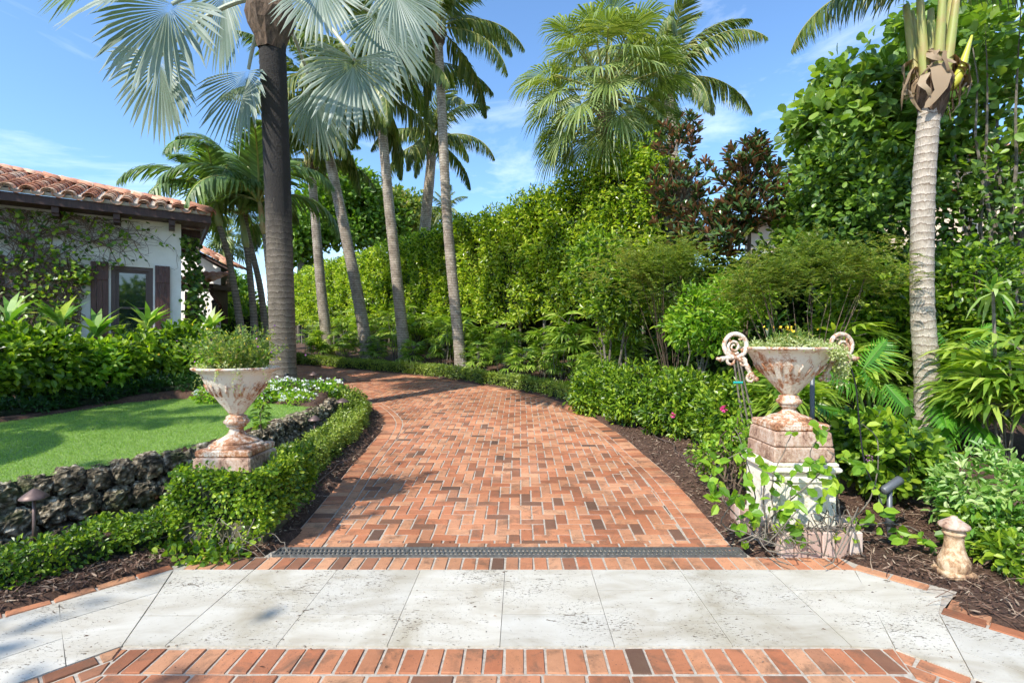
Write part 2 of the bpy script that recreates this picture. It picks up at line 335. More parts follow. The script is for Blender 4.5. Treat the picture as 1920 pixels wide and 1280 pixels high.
# drive bed as a strip between both edges (follows the slope)
n=len(REs); a=np.c_[REs,bz(REs[:,1])-.007]; 
bpt=LEs[np.linspace(0,len(LEs)-1,n).astype(int)]; bb=np.c_[bpt,bz(bpt[:,1])-.007]
NV=24; rows=np.array([a*(1-t)+bb*t for t in np.linspace(0,1,NV)]); rows[...,2]=bz(rows[...,1])-.007
g.grid(rows.transpose(1,0,2).reshape(-1,3),n,NV)
bed=np.array([(-9,-4.),(-5.35,.5),(-2.53,3.70),(-2.42,3.86),(-1.94,3.865),(-1.92,4.02),(1.72,4.02),(1.74,3.865),(2.41,3.86),(2.46,3.74),(2.84,3.33),(2.58,3.12),(5.2,.2),(9,-4.),(9,-14),(-9,-14)])
g.add(np.c_[bed,np.full(len(bed),-.007)],np.array([list(range(len(bed)))]))
tag(g.build('paving_joint_bed',M['grout'],smooth=True),kind='structure')
# ------------------------------------------------------------------ bricks
def clip(poly,p,nv):
    """keep the side where (q-p).nv>=0"""
    out=[]; n=len(poly)
    for i in range(n):
        a=poly[i];b=poly[(i+1)%n]; da=(a-p)@nv; db=(b-p)@nv
        if da>=0: out.append(a)
        if (da>=0)!=(db>=0): out.append(a+(b-a)*da/(da-db))
    return out
def area(p):
    p=np.array(p); x,y=p[:,0],p[:,1]; return .5*abs(np.dot(x,np.roll(y,-1))-np.dot(y,np.roll(x,-1)))
BR=random.Random(3)
def brick(g,poly,fz,top=0.0,ins=.005):
    poly=np.array(poly); 
    if len(poly)<3 or area(poly)<.0008: return
    x,y=poly[:,0],poly[:,1]
    if np.dot(x,np.roll(y,-1))-np.dot(y,np.roll(x,-1))<0: poly=poly[::-1]
    c=poly.mean(0); fl=0.05 if top>0 else 1.; dz=BR.uniform(-.0025,.0025)*fl+top; tx,ty=BR.uniform(-.02,.02)*fl,BR.uniform(-.02,.02)*fl
    def ring(q,z): return np.c_[q,fz(q[:,1])+z+(q[:,0]-c[0])*tx+(q[:,1]-c[1])*ty+dz]
    d=poly-c; L=np.linalg.norm(d,axis=1,keepdims=True); q=c+d*(1-ins*1.3/np.maximum(L,.02)); q0=c+d*(1-.0015/np.maximum(L,.02))
    n=len(poly); V=np.vstack([ring(poly,-.03),ring(q0,-.0045),ring(q,0)])
    i=np.arange(n); j=(i+1)%n
    g.add(V,[np.stack([i,j,n+j,n+i],-1),np.stack([n+i,n+j,2*n+j,2*n+i],-1),np.array([[2*n+k for k in range(n)]])])
def rect(cx,cy,w,h,a=0):
    c,s=math.cos(a),math.sin(a); jit=lambda:BR.uniform(-.0025,.0025)
    return [np.array([cx+c*u*w/2-s*v*h/2+jit(),cy+s*u*w/2+c*v*h/2+jit()]) for u,v in((-1,-1),(1,-1),(1,1),(-1,1))]
def course(g,line,length,width,off,fz,side,top=0,start=0,cl=None):
    """bricks laid along a polyline: length along it, width across; off= distance of brick centre to the inner side"""
    d=np.r_[0,np.cumsum(np.linalg.norm(np.diff(line,axis=0),axis=1))]; s=start+length/2
    while s<d[-1]-length/2:
        x=np.interp(s,d,line[:,0]);y=np.interp(s,d,line[:,1]);x2=np.interp(min(s+.02,d[-1]),d,line[:,0]);y2=np.interp(min(s+.02,d[-1]),d,line[:,1])
        x1=np.interp(s-.02,d,line[:,0]);y1=np.interp(s-.02,d,line[:,1]); a=math.atan2(y2-y1,x2-x1); nx,ny=-math.sin(a)*side,math.cos(a)*side
        pl_=rect(x+nx*off,y+ny*off,length-.013,width-.011,a+BR.uniform(-.012,.012)); s+=length
        if cl is not None: pl_=clip(pl_,*cl)
        if len(pl_)>2: brick(g,pl_,fz,top)
gb=G(); U=.1045
def offset(line,d,side):
    t=nrm(np.gradient(line,axis=0)); return line+np.c_[-t[:,1],t[:,0]]*d*side
# edges: soldier course then one line of stretchers, on both sides
for ln,side in ((REs,1),(LEs,-1)):
    course(gb,ln,U,.205,.105,bz,side); course(gb,offset(ln,.258,side),.212,.1,0.0,bz,side)
inR=offset(REs,.312,1); inL=offset(LEs,.312,-1)
field=np.vstack([inR,inL[::-1]]); 
def nearest(line,c):
    i=int(np.argmin(((line-c)**2).sum(1))); i=min(max(i,1),len(line)-2); t=line[i+1]-line[i-1]; return line[i],np.array([-t[1],t[0]])/np.linalg.norm(t)
# 90 degree herringbone
for i in range(-190,40):
    for j in range(-10,190):
        k=(i-j)%4
        x0=i*U; y0=4.06+j*U
        if k==0: w,h=2*U,U
        elif k==3: w,h=U,2*U
        else: continue
        cx,cy=x0+w/2,y0+h/2
        if cx>2.2 or cy<3.9: continue
        dd=field-np.array([cx,cy]); ins_=None
        # quick accept / reject by distance from the edges
        pr,nr=nearest(inR,np.array([cx,cy])); pl,nl=nearest(inL,np.array([cx,cy]))
        c=np.array([cx,cy]); sr=(c-pr)@nr; sl=(c-pl)@(-nl)
        if sr<-.16 or sl<-.16 or cx<-16: continue
        pol=rect(cx,cy,w-.0125,h-.0125)
        if sr<.2: pol=clip(pol,pr+nr*.004,nr)
        if len(pol)>2 and sl<.2: pol=clip(pol,pl-nl*.004,-nl)
        if len(pol)>2: pol=clip(pol,np.array([0,4.115]),np.array([0,1.]))
        if len(pol)>2: brick(gb,pol,bz)
# stretcher line next to the grate, soldier course between grate and travertine
f0=lambda y:np.zeros_like(np.asarray(y,float))
x=-1.55
while x<1.36: brick(gb,rect(x+.105,4.062,.2,.092),bz); x+=.2125
x=-2.36
while x<2.4:
    brick(gb,rect(x,3.745,U-.014,.205),f0); x+=U
tag(gb.build('driveway_brick_paving',M['brick']),kind='structure')
gc=G()
course(gc,np.array([(-2.47,3.66),(-5.3,.42)]),.215,.1,.055,f0,-1)
course(gc,np.array([(2.37,3.66),(2.70,3.28)]),.215,.1,.055,f0,1)
a=math.atan2(-.38,.33)
for r_ in range(2): brick(gc,rect(2.665+math.cos(a)*(.045+.105*r_)-.03,3.15+math.sin(a)*(.045+.105*r_)-.0,.095,.2,a),f0)
course(gc,np.array([(2.50,3.06),(5.1,.12)])+np.array([.0,.0]),.215,.1,.055,f0,1,start=.0)
mr=np.array([-.25,.07]); ml=np.array([.22,.07]); MR=(np.array([1.965,2.70]),nrm(mr)); ML=(np.array([-2.115,2.73]),nrm(ml)); MR2=(MR[0]+[.008,0],-MR[1]); ML2=(ML[0]-[.008,0],-ML[1])
# inside of the court: soldier course along the band, then running rows
for k in range(80):
    x=-2.12+k*U*1.0
    if x>2.0: break
    pl_=clip(clip(rect(x,2.605,U-.014,.2),*MR),*ML)
    if len(pl_)>2: brick(gc,pl_,f0)
course(gc,np.array([(-2.05,2.81),(-4.4,.16)]),.215,.1,.055,f0,1,cl=ML2)
course(gc,np.array([(1.90,2.79),(4.25,.15)]),.215,.1,.055,f0,-1,cl=MR2)
course(gc,np.array([(-1.97,2.74),(-4.35,.06)]),.215,.1,.055,f0,1,start=.1,cl=ML2)
course(gc,np.array([(1.82,2.72),(4.2,.07)]),.215,.1,.055,f0,-1,start=.1,cl=MR2)
for i in range(-22,20):
    for j in range(0,18):
        wide=(i+j*2)%3!=0
        y0=2.44-j*U
        pol=rect(i*.2125+(j%2)*.106+.05*math.sin(j*3.1),y0,.2,U-.012)
        pol=clip(pol,np.array([-1.955,2.58]),np.array([.75,-.66])); 
        if len(pol)>2: pol=clip(pol,np.array([1.80,2.55]),np.array([-.75,-.66]))
        if len(pol)>2: brick(gc,pol,f0)
tag(gc.build('court_brick_paving',M['brick']),kind='structure')
# travertine slabs, as flat as laid: 3 mm joints
gt=G()
def slab(poly):
    poly=[np.array(p,float) for p in poly]; brick(gt,poly,f0,top=.003,ins=.0008)
def quad(x0,x1,y0,y1): slab([(x0+.0009,y0+.0009),(x1-.0009,y0+.0009),(x1-.0009,y1-.0009),(x0+.0009,y1-.0009)])
JX=[-1.89,-1.30,-.71,-.11,.50,1.13,1.76]
for k in range(len(JX)-1):
    ym=3.33 if k%2==0 else 3.04
    quad(JX[k],JX[k+1],2.725,ym); quad(JX[k],JX[k+1],ym,3.635)
def pol_(*p): slab(p)
pol_((-2.12,2.728),(-1.893,2.728),(-1.893,3.02),(-2.225,3.02)); pol_((-2.226,3.024),(-1.893,3.024),(-1.893,3.635),(-2.456,3.635))
pol_((1.763,2.72),(1.972,2.70),(2.25,3.33),(1.763,3.33)); pol_((1.763,3.334),(2.25,3.334),(2.362,3.63),(1.763,3.635))
def strip(o0,i0,do,di,n,wd,jog=None):
    o0,i0,do,di=[np.array(q,float) for q in (o0,i0,do,di)]
    for k in range(n):
        a0=o0+do*k*.62; a1=o0+do*(k*.62+.617); b0=i0+di*k*.62; b1=i0+di*(k*.62+.617)
        m=.35 if k%2 else .62; c0=a0+(b0-a0)*m; c1=a1+(b1-a1)*m; e=(b0-a0)*.003
        slab([a0,c0-e,c1-e,a1]); slab([c0,b0,b1,c1])
dl=nrm([-.57,-.65]); dr=nrm([.66,-.75])
# left arm: first slab bridges the mitre
pm=np.array([-2.86,3.175]);qm=np.array([-2.27,2.56]); c0=np.array([-2.34,3.31]);c1=np.array([-2.66,2.96])
slab([(-2.463,3.625),c0,c1,pm]); slab([c0+[.002,-.003],(-2.123,2.722),qm,c1+[.002,-.003]])
strip(pm+dl*.003,qm+dl*.003,dl,dl,6,.85)
pm=np.array([2.69,3.25]);qm=np.array([2.16,2.49]);
slab([(2.367,3.622),(1.977,2.697),(2.18,2.47),(2.49,3.05),(2.685,3.26)])
strip(np.array([2.492,3.045]),np.array([2.183,2.467]),dr,dr,6,.8)
tag(gt.build('travertine_pavement',M['trav']),kind='structure')
# ------------------------------------------------------------------ drain grate
M['steel']=simple('galvanised_steel',(.2,.2,.19),.5,.5,nscale=30,col2=(.12,.12,.115),bs=.1)
M['dark']=simple('drain_shade',(.02,.02,.02),.9)
t=thing('drain_grate','long slotted metal trench drain grate across the brick drive','drain',(0,3.935,0))
x0,x1=-1.87,1.70
g=G(); g.box((0.5*(x0+x1),3.866,.0),(x1-x0,.012,.026)); g.box((.5*(x0+x1),4.004,.0),(x1-x0,.012,.026)); g.box((x0-.004,3.935,0),(.012,.13,.026)); g.box((x1+.004,3.935,0),(.012,.13,.026)); g.build('frame',M['steel'],t)
g=G()
x=x0+.012
while x<x1-.01:
    g.box((x,3.902,0),(.009,.05,.014),rz=.25); g.box((x+.016,3.968,0),(.009,.05,.014),rz=.25); x+=.0335
for y in (3.876,3.935,3.994): g.box((.5*(x0+x1),y,-.0005),(x1-x0-.004,.011,.014))
for k in range(9): g.lathe([(.011,.0),(.011,.009),(.0,.011)],(x0+.2+k*.4,3.935,.003),8)
g.build('grating',M['steel'],t)
g=G(); g.box((.5*(x0+x1),3.935,-.011),(x1-x0-.002,.12,.004)); g.build('slot_shade',M['dark'],t)  # near-black sheet close under the bars, slot shade put into its colour
# ------------------------------------------------------------------ coral rock wall, lawn
def rockmat():
    m,nt,out=mat('coral_rock'); co=objco(nt); n=noi(nt,9,8,.75,co,.5); v=N(nt,'ShaderNodeTexVoronoi'); v.inputs['Scale'].default_value=22; nt.links.new(co,v.inputs['Vector'])
    r=ramp(nt,[(.32,(.035,.028,.016)),(.42,(.13,.1,.06)),(.52,(.33,.27,.18)),(.64,(.66,.59,.45))])
    a=N(nt,'ShaderNodeMath',operation='MULTIPLY_ADD'); nt.links.new(v.outputs['Distance'],a.inputs[0]); a.inputs[1].default_value=-.35; nt.links.new(n.outputs['Fac'],a.inputs[2])
    b=N(nt,'ShaderNodeMath',operation='ADD'); nt.links.new(a.outputs[0],b.inputs[0]); b.inputs[1].default_value=.12
    nt.links.new(b.outputs[0],r.inputs[0])
    n3=noi(nt,3,4,.6,co); r3=ramp(nt,[(.55,(0,0,0)),(.66,(1,1,1))]); nt.links.new(n3.outputs['Fac'],r3.inputs[0]); mm=N(nt,'ShaderNodeMath',operation='MULTIPLY'); nt.links.new(r3.outputs[0],mm.inputs[0]); mm.inputs[1].default_value=.6
    c=mixc(nt,mm.outputs[0],r.outputs[0],(.07,.1,.02))
    p=N(nt,'ShaderNodeBsdfPrincipled'); nt.links.new(c,p.inputs['Base Color']); p.inputs['Roughness'].default_value=.95; nt.links.new(bump(nt,b.outputs[0],1,.05),p.inputs['Normal']); nt.links.new(p.outputs[0],out.inputs[0]); return m
M['rock']=rockmat()
def rock(g,c,s,az,seed,nu=44,nv=28):
    u=np.linspace(0,2*np.pi,nu,endpoint=False); v=np.linspace(-.5*np.pi,.5*np.pi,nv); U_,V_=np.meshgrid(u,v,indexing='ij')
    p=np.stack([np.cos(V_)*np.cos(U_),np.cos(V_)*np.sin(U_),np.sin(V_)],-1).reshape(-1,3)
    p=np.sign(p)*abs(p)**.72
    q=p*np.array(s); q=q*(1+.16*noise(q,9,seed)[:,None]-.17*np.abs(noise(q,24,seed+1))[:,None]+.06*noise(q,60,seed+2)[:,None])
    ca,sa=math.cos(az),math.sin(az); q[:,:2]=q[:,:2]@np.array([[ca,sa],[-sa,ca]])
    i=np.arange(nu)[:,None]*nv; j=np.arange(nv-1)[None]; i2=((np.arange(nu)+1)%nu)[:,None]*nv
    g.add(q+np.array(c),np.stack([i+j,i2+j,i2+j+1,i+j+1],-1).reshape(-1,4))
wl=resample(smooth(WALL[1:],120),.02); d=np.r_[0,np.cumsum(np.linalg.norm(np.diff(wl,axis=0),axis=1))]
g=G(); rr=random.Random(5); k=0
for row in range(3):
    s=rr.uniform(0,.2)
    while s<d[-1]:
        w=rr.uniform(.13,.24); i=int(np.searchsorted(d,min(s+w/2,d[-1]-.03))); p=wl[i]; tt=nrm(wl[min(i+3,len(wl)-1)]-wl[max(i-3,0)]); nx,ny=tt[1],-tt[0]
        top=float(lz(p[1])); bot=float(bz(p[1]))-.05; H=(top-bot)/3
        z=bot+(row+.5)*H+(0.015 if row==2 else 0)+rr.uniform(-.02,.02)
        rock(g,(p[0]+nx*(.05-.035*row+rr.uniform(-.03,.03)),p[1]+ny*(.05-.035*row),z),(w*.56,.14,H*.6),math.atan2(tt[1],tt[0])+rr.uniform(-.15,.15),k); k+=1; s+=w*1.0
tag(g.build('rock_retaining_wall',M['rock'],smooth=False),'low retaining wall of rough pitted coral rock holding up the raised lawn','retaining wall')
# lawn sheet (fan grid inside the outline)
lb=resample(np.vstack([smooth(LAWN,140),LAWN[:1]]),.12)
def inside_pts(poly,n,lo,hi):
    q=rng.uniform(lo,hi,(n,2)); return q[inpoly(q[:,0],q[:,1],poly)]
from mathutils.geometry import delaunay_2d_cdt
gp=[(x,y) for x in np.arange(-11.4,-3,.35) for y in np.arange(-.4,8.3,.35)]; gp=np.array(gp); gp=gp[inpoly(gp[:,0],gp[:,1],lb)&(pdist(gp[:,0],gp[:,1],lb)>.12)]
allp=[Vector((float(a),float(b))) for a,b in np.vstack([lb[:-1],gp])]; nb=len(lb)-1
res=delaunay_2d_cdt(allp,[(i,(i+1)%nb) for i in range(nb)],[],1,1e-4)
V=np.array([(v.x,v.y,float(lz(v.y))) for v in res[0]]); F=np.array([f for f in res[2] if len(f)==3])
tag(G().add(V,F).build('lawn',M['turf'],smooth=True),kind='structure')
q=inside_pts(lb,230000,(-9.5,1.5),(-3.,8.4)); n=len(q); dist=q[:,1]; keep=rng.random(n)<np.clip((6.0/dist)**1.2,.25,1); q=q[keep]; n=len(q)
Pq=np.c_[q,lz(q[:,1])]; D=nrm(np.c_[rng.normal(0,.5,(n,2)),np.ones(n)]); Nn=nrm(rng.normal(size=(n,3))*[1,1,.1])
g=G(); g.leaves(Pq,D,Nn,rng.uniform(.014,.026,n),.0035*np.clip(Pq[:,1]/5,1,1.8),'q'); tag(g.build('lawn_grass',M['blade']),'short bright green turf blades on the raised lawn','grass',kind='stuff')
# mulch chips on the open beds
def chips(n,lo,hi,cond,size=(.02,.07)):
    q=rng.uniform(lo,hi,(n,2)); q=q[cond(q[:,0],q[:,1])]; q=q[~(inpoly(q[:,0],q[:,1],DRV)|inpoly(q[:,0],q[:,1],CRT))]
    k=len(q); Pq=np.c_[q,gz(q[:,0],q[:,1])+rng.uniform(.0,.02,k)]; D=nrm(np.c_[rng.normal(size=(k,2)),rng.normal(0,.25,k)]); Nn=nrm(np.c_[rng.normal(0,.5,(k,2)),np.ones(k)])
    return Pq,D,Nn,rng.uniform(*size,k),rng.uniform(.006,.014,k)
g=G()
for a in (chips(26000,(1.5,2.8),(4.8,9.5),lambda x,y:pdist(x,y,DRV)<1.9),chips(14000,(-3.4,3.6),(-1.9,10),lambda x,y:(pdist(x,y,DRV)<.6)),chips(9000,(-3.6,2.6),(-2.2,4.2),lambda x,y:x<0)):
    g.leaves(*a,'stiff')
a=chips(700,(1.9,2.9),(4.4,4.6),lambda x,y:x>0,(.12,.4)); g.leaves(a[0]+[0,0,.015],a[1],a[2],a[3],.006,'str')
tag(g.build('mulch_chips',M['chip']),'loose brown bark mulch and pine straw on the planting beds','mulch',kind='stuff')
# fallen bits on the paving
n=420; q=np.c_[rng.uniform(-2.6,2.6,n),rng.uniform(2.5,9,n)]; q=q[inpoly(q[:,0],q[:,1],DRV)|((q[:,1]<4)&(abs(q[:,0])<2.4))]; n=len(q)
D=nrm(np.c_[rng.normal(size=(n,2)),np.zeros(n)]); g=G(); g.leaves(np.c_[q,bz(q[:,1])+.005],D,np.tile([0,0,1.],(n,1)),rng.uniform(.008,.028,n),rng.uniform(.003,.008,n),'q'); tag(g.build('leaf_litter',M['chip']),'tiny dry leaf bits scattered over the paving','litter',kind='stuff')
# ------------------------------------------------------------------ house
def stucco(name,c1,c2):
    return simple(name,c1,.85,nscale=2.5,col2=c2,bs=.25,bd=.03,detail=9)
M['stucco']=stucco('white_stucco',(.88,.86,.8),(.76,.73,.66)); M['peach']=stucco('peach_stucco',(.85,.68,.5),(.75,.58,.42))
M['wood']=simple('dark_stained_wood',(.07,.03,.022),.55,nscale=6,col2=(.035,.016,.012),sc=(6,6,.6),bs=.3)
M['shutter']=simple('brown_shutter_wood',(.12,.048,.035),.5,nscale=5,col2=(.06,.024,.018),sc=(8,8,.7),bs=.3)
def tilemat():
    m,nt,out=mat('clay_roof_tile'); g=N(nt,'ShaderNodeNewGeometry'); co=objco(nt); r=ramp(nt,[(0,(.28,.12,.07)),(.3,(.48,.21,.12)),(.6,(.6,.3,.18)),(.8,(.66,.42,.28)),(1,(.7,.52,.38))]); nt.links.new(g.outputs['Random Per Island'],r.inputs[0])
    n=noi(nt,6,6,.7,co); c=mixc(nt,1,r.outputs[0],mixc(nt,n.outputs['Fac'],(.5,.5,.5),(1.35,1.35,1.4)),'MULTIPLY'); p=N(nt,'ShaderNodeBsdfPrincipled'); nt.links.new(c,p.inputs['Base Color']); p.inputs['Roughness'].default_value=.8
    nt.links.new(bump(nt,n.outputs['Fac'],.4,.01),p.inputs['Normal']); nt.links.new(p.outputs[0],out.inputs[0]); return m
M['tile']=tilemat(); M['mortar']=simple('roof_mortar',(.5,.45,.38),.9,nscale=8,col2=(.33,.29,.24))
M['frame']=simple('bronze_window_frame',(.09,.055,.045),.45)
def glassmat():
    m,nt,out=mat('window_glass'); p=N(nt,'ShaderNodeBsdfPrincipled'); p.inputs['Base Color'].default_value=(.012,.02,.022,1); p.inputs['Roughness'].default_value=.03; p.inputs['IOR'].default_value=2.2
    n=noi(nt,1.2,2,.5,objco(nt)); nt.links.new(bump(nt,n.outputs['Fac'],.05,.02),p.inputs['Normal']); nt.links.new(p.outputs[0],out.inputs[0]); return m
M['glass']=glassmat()
M['drape']=simple('window_shade_cloth',(.1,.3,.26),.9)
def coverrow(g,O,u,s,n,r,L,mi=0,down=0,thick=.014,seg=8):
    """barrel covers climbing the slope: O eave point, u across, s up-slope unit, n roof normal"""
    pass
def barrel(g,p,s,u,n,L,r0,r1,seg=9,th=.014,inv=False,mi=0):
    a=np.linspace(0,np.pi,seg); sg=-1 if inv else 1
    rings=[]
    for q,r in ((0,r0),(L,r1)):
        for rr_ in (r,r-th): rings.append(p+s*q+np.cos(a)[:,None]*u*rr_+np.sin(a)[:,None]*n*rr_*sg*.85)
    V=np.concatenate(rings); j=np.arange(seg-1); F=[]
    o0,i0,o1,i1=0,seg,2*seg,3*seg
    for A,B in ((o0,o1),(i1,i0),(i0,o0),(o1,i1)): F.append(np.stack([A+j,A+j+1,B+j+1,B+j],-1))
    g.add(V,F,mi)
def tiled(g,gm,corner,u,s,n,W,Ls,pitch=.27,hip0=None,hip1=None,boost=3,gang=.34,rnd=random.Random(2)):
    """one roof slope. corner: eave start; W along u; hip0/hip1: metres lost per metre of slope at each end"""
    k=int(W/pitch); pitch=W/k; r=pitch*.36
    for i in range(k+1):
        x=i*pitch
        m=0
        while m*gang<Ls:
            q=m*gang
            if (hip0 and x<hip0*q) or (hip1 and W-x<hip1*q): break
            p=corner+u*x+s*q+n*(.075-.012)
            jit=u*rnd.uniform(-.006,.006)
            barrel(g,p+jit+n*rnd.uniform(-.003,.004),s-n*.03,u,n,gang+.06,r*1.08,r*.9)
            if m==0:
                for b in range(1,boost): barrel(g,p+jit-n*.026*b+s*(-.0+.018*b),s,u,n,.22,r*1.06,r*1.0)
            if i<k:
                p2=corner+u*(x+pitch/2)+s*q+n*.075
                barrel(g,p2-s*.03,s,u,n,gang+.05,r*.95,r*1.05,inv=True)
            m+=1
    # bedding under the tiles
    h0=(hip0 or 0)*Ls; h1=(hip1 or 0)*Ls
    V=[corner,corner+u*W,corner+u*(W-h1)+s*Ls,corner+u*h0+s*Ls]; V=np.array([v for v in V]); V2=V+n*.06
    gm.add(np.vstack([V,V2]),[np.array([[3,2,1,0],[4,5,6,7],[0,1,5,4],[1,2,6,5],[2,3,7,6],[3,0,4,7]])])
def hipline(g,a,b,up,r=.1,L=.36):
    d=b-a; n=int(np.linalg.norm(d)/(L-.05)); s=nrm(d); u=nrm(np.cross(s,up)); nn=np.cross(u,s); nn=nn if nn[2]>0 else -nn
    for i in range(n): barrel(g,a+s*(i*(L-.05))+nn*(.0),s+nn*.06,u,nn,L,r,r*.85)
du=np.array([.82,.573,0]); du/=np.linalg.norm(du); dn=np.array([du[1],-du[0],0]) # outward normal, towards the lawn
Cn=np.array([-6.96,10.5,0]); zU=np.array([0,0,1.])
house=thing('white_stucco_house','white stucco house with clay barrel tile roof, dark wooden eaves and a shuttered window','house',(Cn[0],Cn[1],.7))
WL=9.0; H0,H1=.5,4.02
wz0,wz1=1.62-.0+(640-625)/960*9.75-.33,3.05   # window
def onwall(s,z,o=0): return Cn-du*s+zU*z+dn*o
# wall with real openings: window 1 between s0..s1
def pxs(px,o=0):
    """distance along the wall from the corner for a picture column"""
    k=(px-976)/960; c=Cn+dn*o; # (cx-du_x s)=k (cy-du_y s)
    return (c[0]-k*c[1])/(du[0]-k*du[1])
sA,sB=pxs(287),pxs(208)
zt=CAMZ+(640-500)/960*(Cn[1]-du[1]*(sA+sB)/2); zb=zt-1.42
g=G(); T=.25
def wallseg(s0,s1,z0,z1): g.obox(onwall(s1,z0,-T),du*(s1-s0),dn*T,zU*(z1-z0))
o2=pxs(-75); # second opening off to the left
wallseg(-0.0,sA,H0,H1); wallseg(sA,sB,H0,zb); wallseg(sA,sB,zt,H1); wallseg(sB,WL,H0,H1)
# side and back walls
dv=-dn
g.obox(onwall(0,H0,-T-.002)-du*.25,du*.248,dv*4.2,zU*(H1-H0))
g.obox(onwall(WL,H0,-4.45),du*(WL-.25),dn*.25,zU*(H1-H0)); g.obox(onwall(WL,H0,-4.4),du*.25,dn*4.1,zU*(H1-H0))
g.build('wall',M['stucco'],house)
def window(parent,s0,s1,z0,z1):
    g=G(); f=.07
    for a,b,c,d_ in ((s0,s0+f,z0,z1),(s1-f,s1,z0,z1),(s0+f,s1-f,z0,z0+f),(s0+f,s1-f,z1-f,z1)): g.obox(onwall(b,c,-.12),du*(b-a),dn*.09,zU*(d_-c))
    f2=f+.05
    for a,b,c,d_ in ((s0+f,s0+f2,z0+f,z1-f),(s1-f2,s1-f,z0+f,z1-f),(s0+f2,s1-f2,z0+f,z0+f2),(s0+f2,s1-f2,z1-f2,z1-f)): g.obox(onwall(b,c,-.115),du*(b-a),dn*.05,zU*(d_-c))
    zm=z0+(z1-z0)*.42; g.obox(onwall(s1-f2,zm,-.11),du*(s1-s0-2*f2),dn*.04,zU*.035)
    w=g.build('window',M['frame'],parent)
    g=G(); g.obox(onwall(s1-f2,z0+f2,-.106),du*(s1-s0-2*f2),dn*.012,zU*(z1-z0-2*f2)); g.build('pane',M['glass'],w)
    return w
window(house,sA,sB,zb,zt)
def shutter(parent,s0,s1,z0,z1):
    g=G(); n=3; w=(s1-s0)/n
    for k in range(n): g.obox(onwall(s0+w*(k+1)-.003,z0,.02),du*(w-.006),dn*.03,zU*(z1-z0))
    for zz in (z0+.12,z1-.34): g.obox(onwall(s1-.01,zz,.05),du*(s1-s0-.02),dn*.02,zU*.16)
    return g.build('shutter',M['shutter'],parent)
shutter(house,sB+.03,pxs(170),zb-.06,zt+.05); shutter(house,pxs(319),sA-.03,zb-.06,zt+.05)
sh=pxs(10); shutter(house,sh,sh+.55,zb-.06,zt+.05)
tag(kids(house)[-1],'brown shutter of the next window to the left')
# eaves, rafter tails
g=G(); g.obox(onwall(WL,H1-.0,0)-du*.5+dn*.3,du*(WL+1.0),dn*.14,zU*.15)
g.obox(onwall(-.45,H1,0)+dn*.3,du*.05,dv*5.3,zU*.15); g.obox(onwall(WL,H1+.002,-.3),du*(WL+.44),dn*.59,zU*.02)
g.build('fascia',M['wood'],house)
for i in range(8):
    g=G(); s=.16+i*.86; g.obox(onwall(s+.05,H1-.16,-.0),du*.1,dn*.34,zU*.16); g.obox(onwall(s+.05,H1-.11,.34),du*.1,dn*.05,zU*.11); g.build('rafter_tail',M['wood'],house)
for i in range(4):
    g=G(); g.obox(onwall(0,H1-.16,-.6-i*.86),du*.36,dn*.1,zU*.16); g.build('rafter_tail',M['wood'],house)
pitch=.32; sl=nrm(-dn+zU*pitch); nn=nrm(np.cross(du,sl)); nn=nn if nn[2]>0 else -nn
eave=onwall(WL,H1+.15,.46)
gt_,gm=G(),G(); cs=math.cos(math.atan(pitch))
tiled(gt_,gm,eave,du,sl,nn,WL+.48,4.2,hip1=cs,gang=.33)
e2=onwall(-.48,H1+.15,.46); s2=nrm(-du+zU*pitch); n2=nrm(np.cross(-dn,s2)); n2=n2 if n2[2]>0 else -n2
tiled(gt_,gm,e2,-dn,s2,n2,5.6,2.9,hip0=cs,hip1=cs,gang=.33)
hipline(gt_,e2+np.array([0,0,.1]),e2+(-du-dn)*4.0+zU*(4.0*pitch+.1),zU,r=.1)
rf=gt_.build('roof',M['tile'],house,smooth=True); gm.build('roof_bedding',M['mortar'],rf)
# second wing with gable end and small tiled door canopy
wing=thing('white_house_wing','small white stucco wing with tiled roof edge and dark door canopy behind the house corner','house wing',(-7.9,14.5,.9))
Yw=15.0
def PW(px,py,dy=0): return P(px,py,Yw+dy)
g=G()
A=PW(330,455); B=PW(414,503); base0=PW(330,600); base1=PW(414,625)
def prism(g,pts,vec,mi=0):
    pts=np.array(pts,float); vec=np.array(vec,float); n=len(pts); i=np.arange(n); j=(i+1)%n
    g.add(np.vstack([pts,pts+vec]),[np.array([list(range(n))[::-1]]),np.array([list(range(n,2*n))]),np.stack([i,j,n+j,n+i],-1)],mi)
prism(g,[[A[0]-2.5,Yw,.6],[B[0],Yw,.6],[B[0],Yw,B[2]],[A[0],Yw,A[2]],[A[0]-2.5,Yw,A[2]+1.2]],[-3.7,6,0]); g.build('wall',M['stucco'],wing)
g=G(); ra=np.array([A[0]-2.5,Yw-.12,A[2]+1.32]); rb=np.array([B[0]+.33,Yw-.12,B[2]-.12+.1]); rb[2]=B[2]-.08
prism(g,[ra,rb,rb+[0,0,.1],ra+[0,0,.1]],[-3.8,6.2,0]); g.build('roof_deck',M['wood'],wing)
g=G(); n=15
for i in range(n):
    p=rb+(ra-rb)*i/n+np.array([0,0,.12]); s=nrm(ra-rb); u=np.array([0,1.,0]); nn_=np.cross(s,u); nn_=nn_ if nn_[2]>0 else -nn_
    for k in range(4): barrel(g,p+u*k*.27,s+nn_*.04,u,nn_,np.linalg.norm(ra-rb)/n+.05,.1,.088)
g.build('roof_tiles',M['tile'],wing,smooth=True)
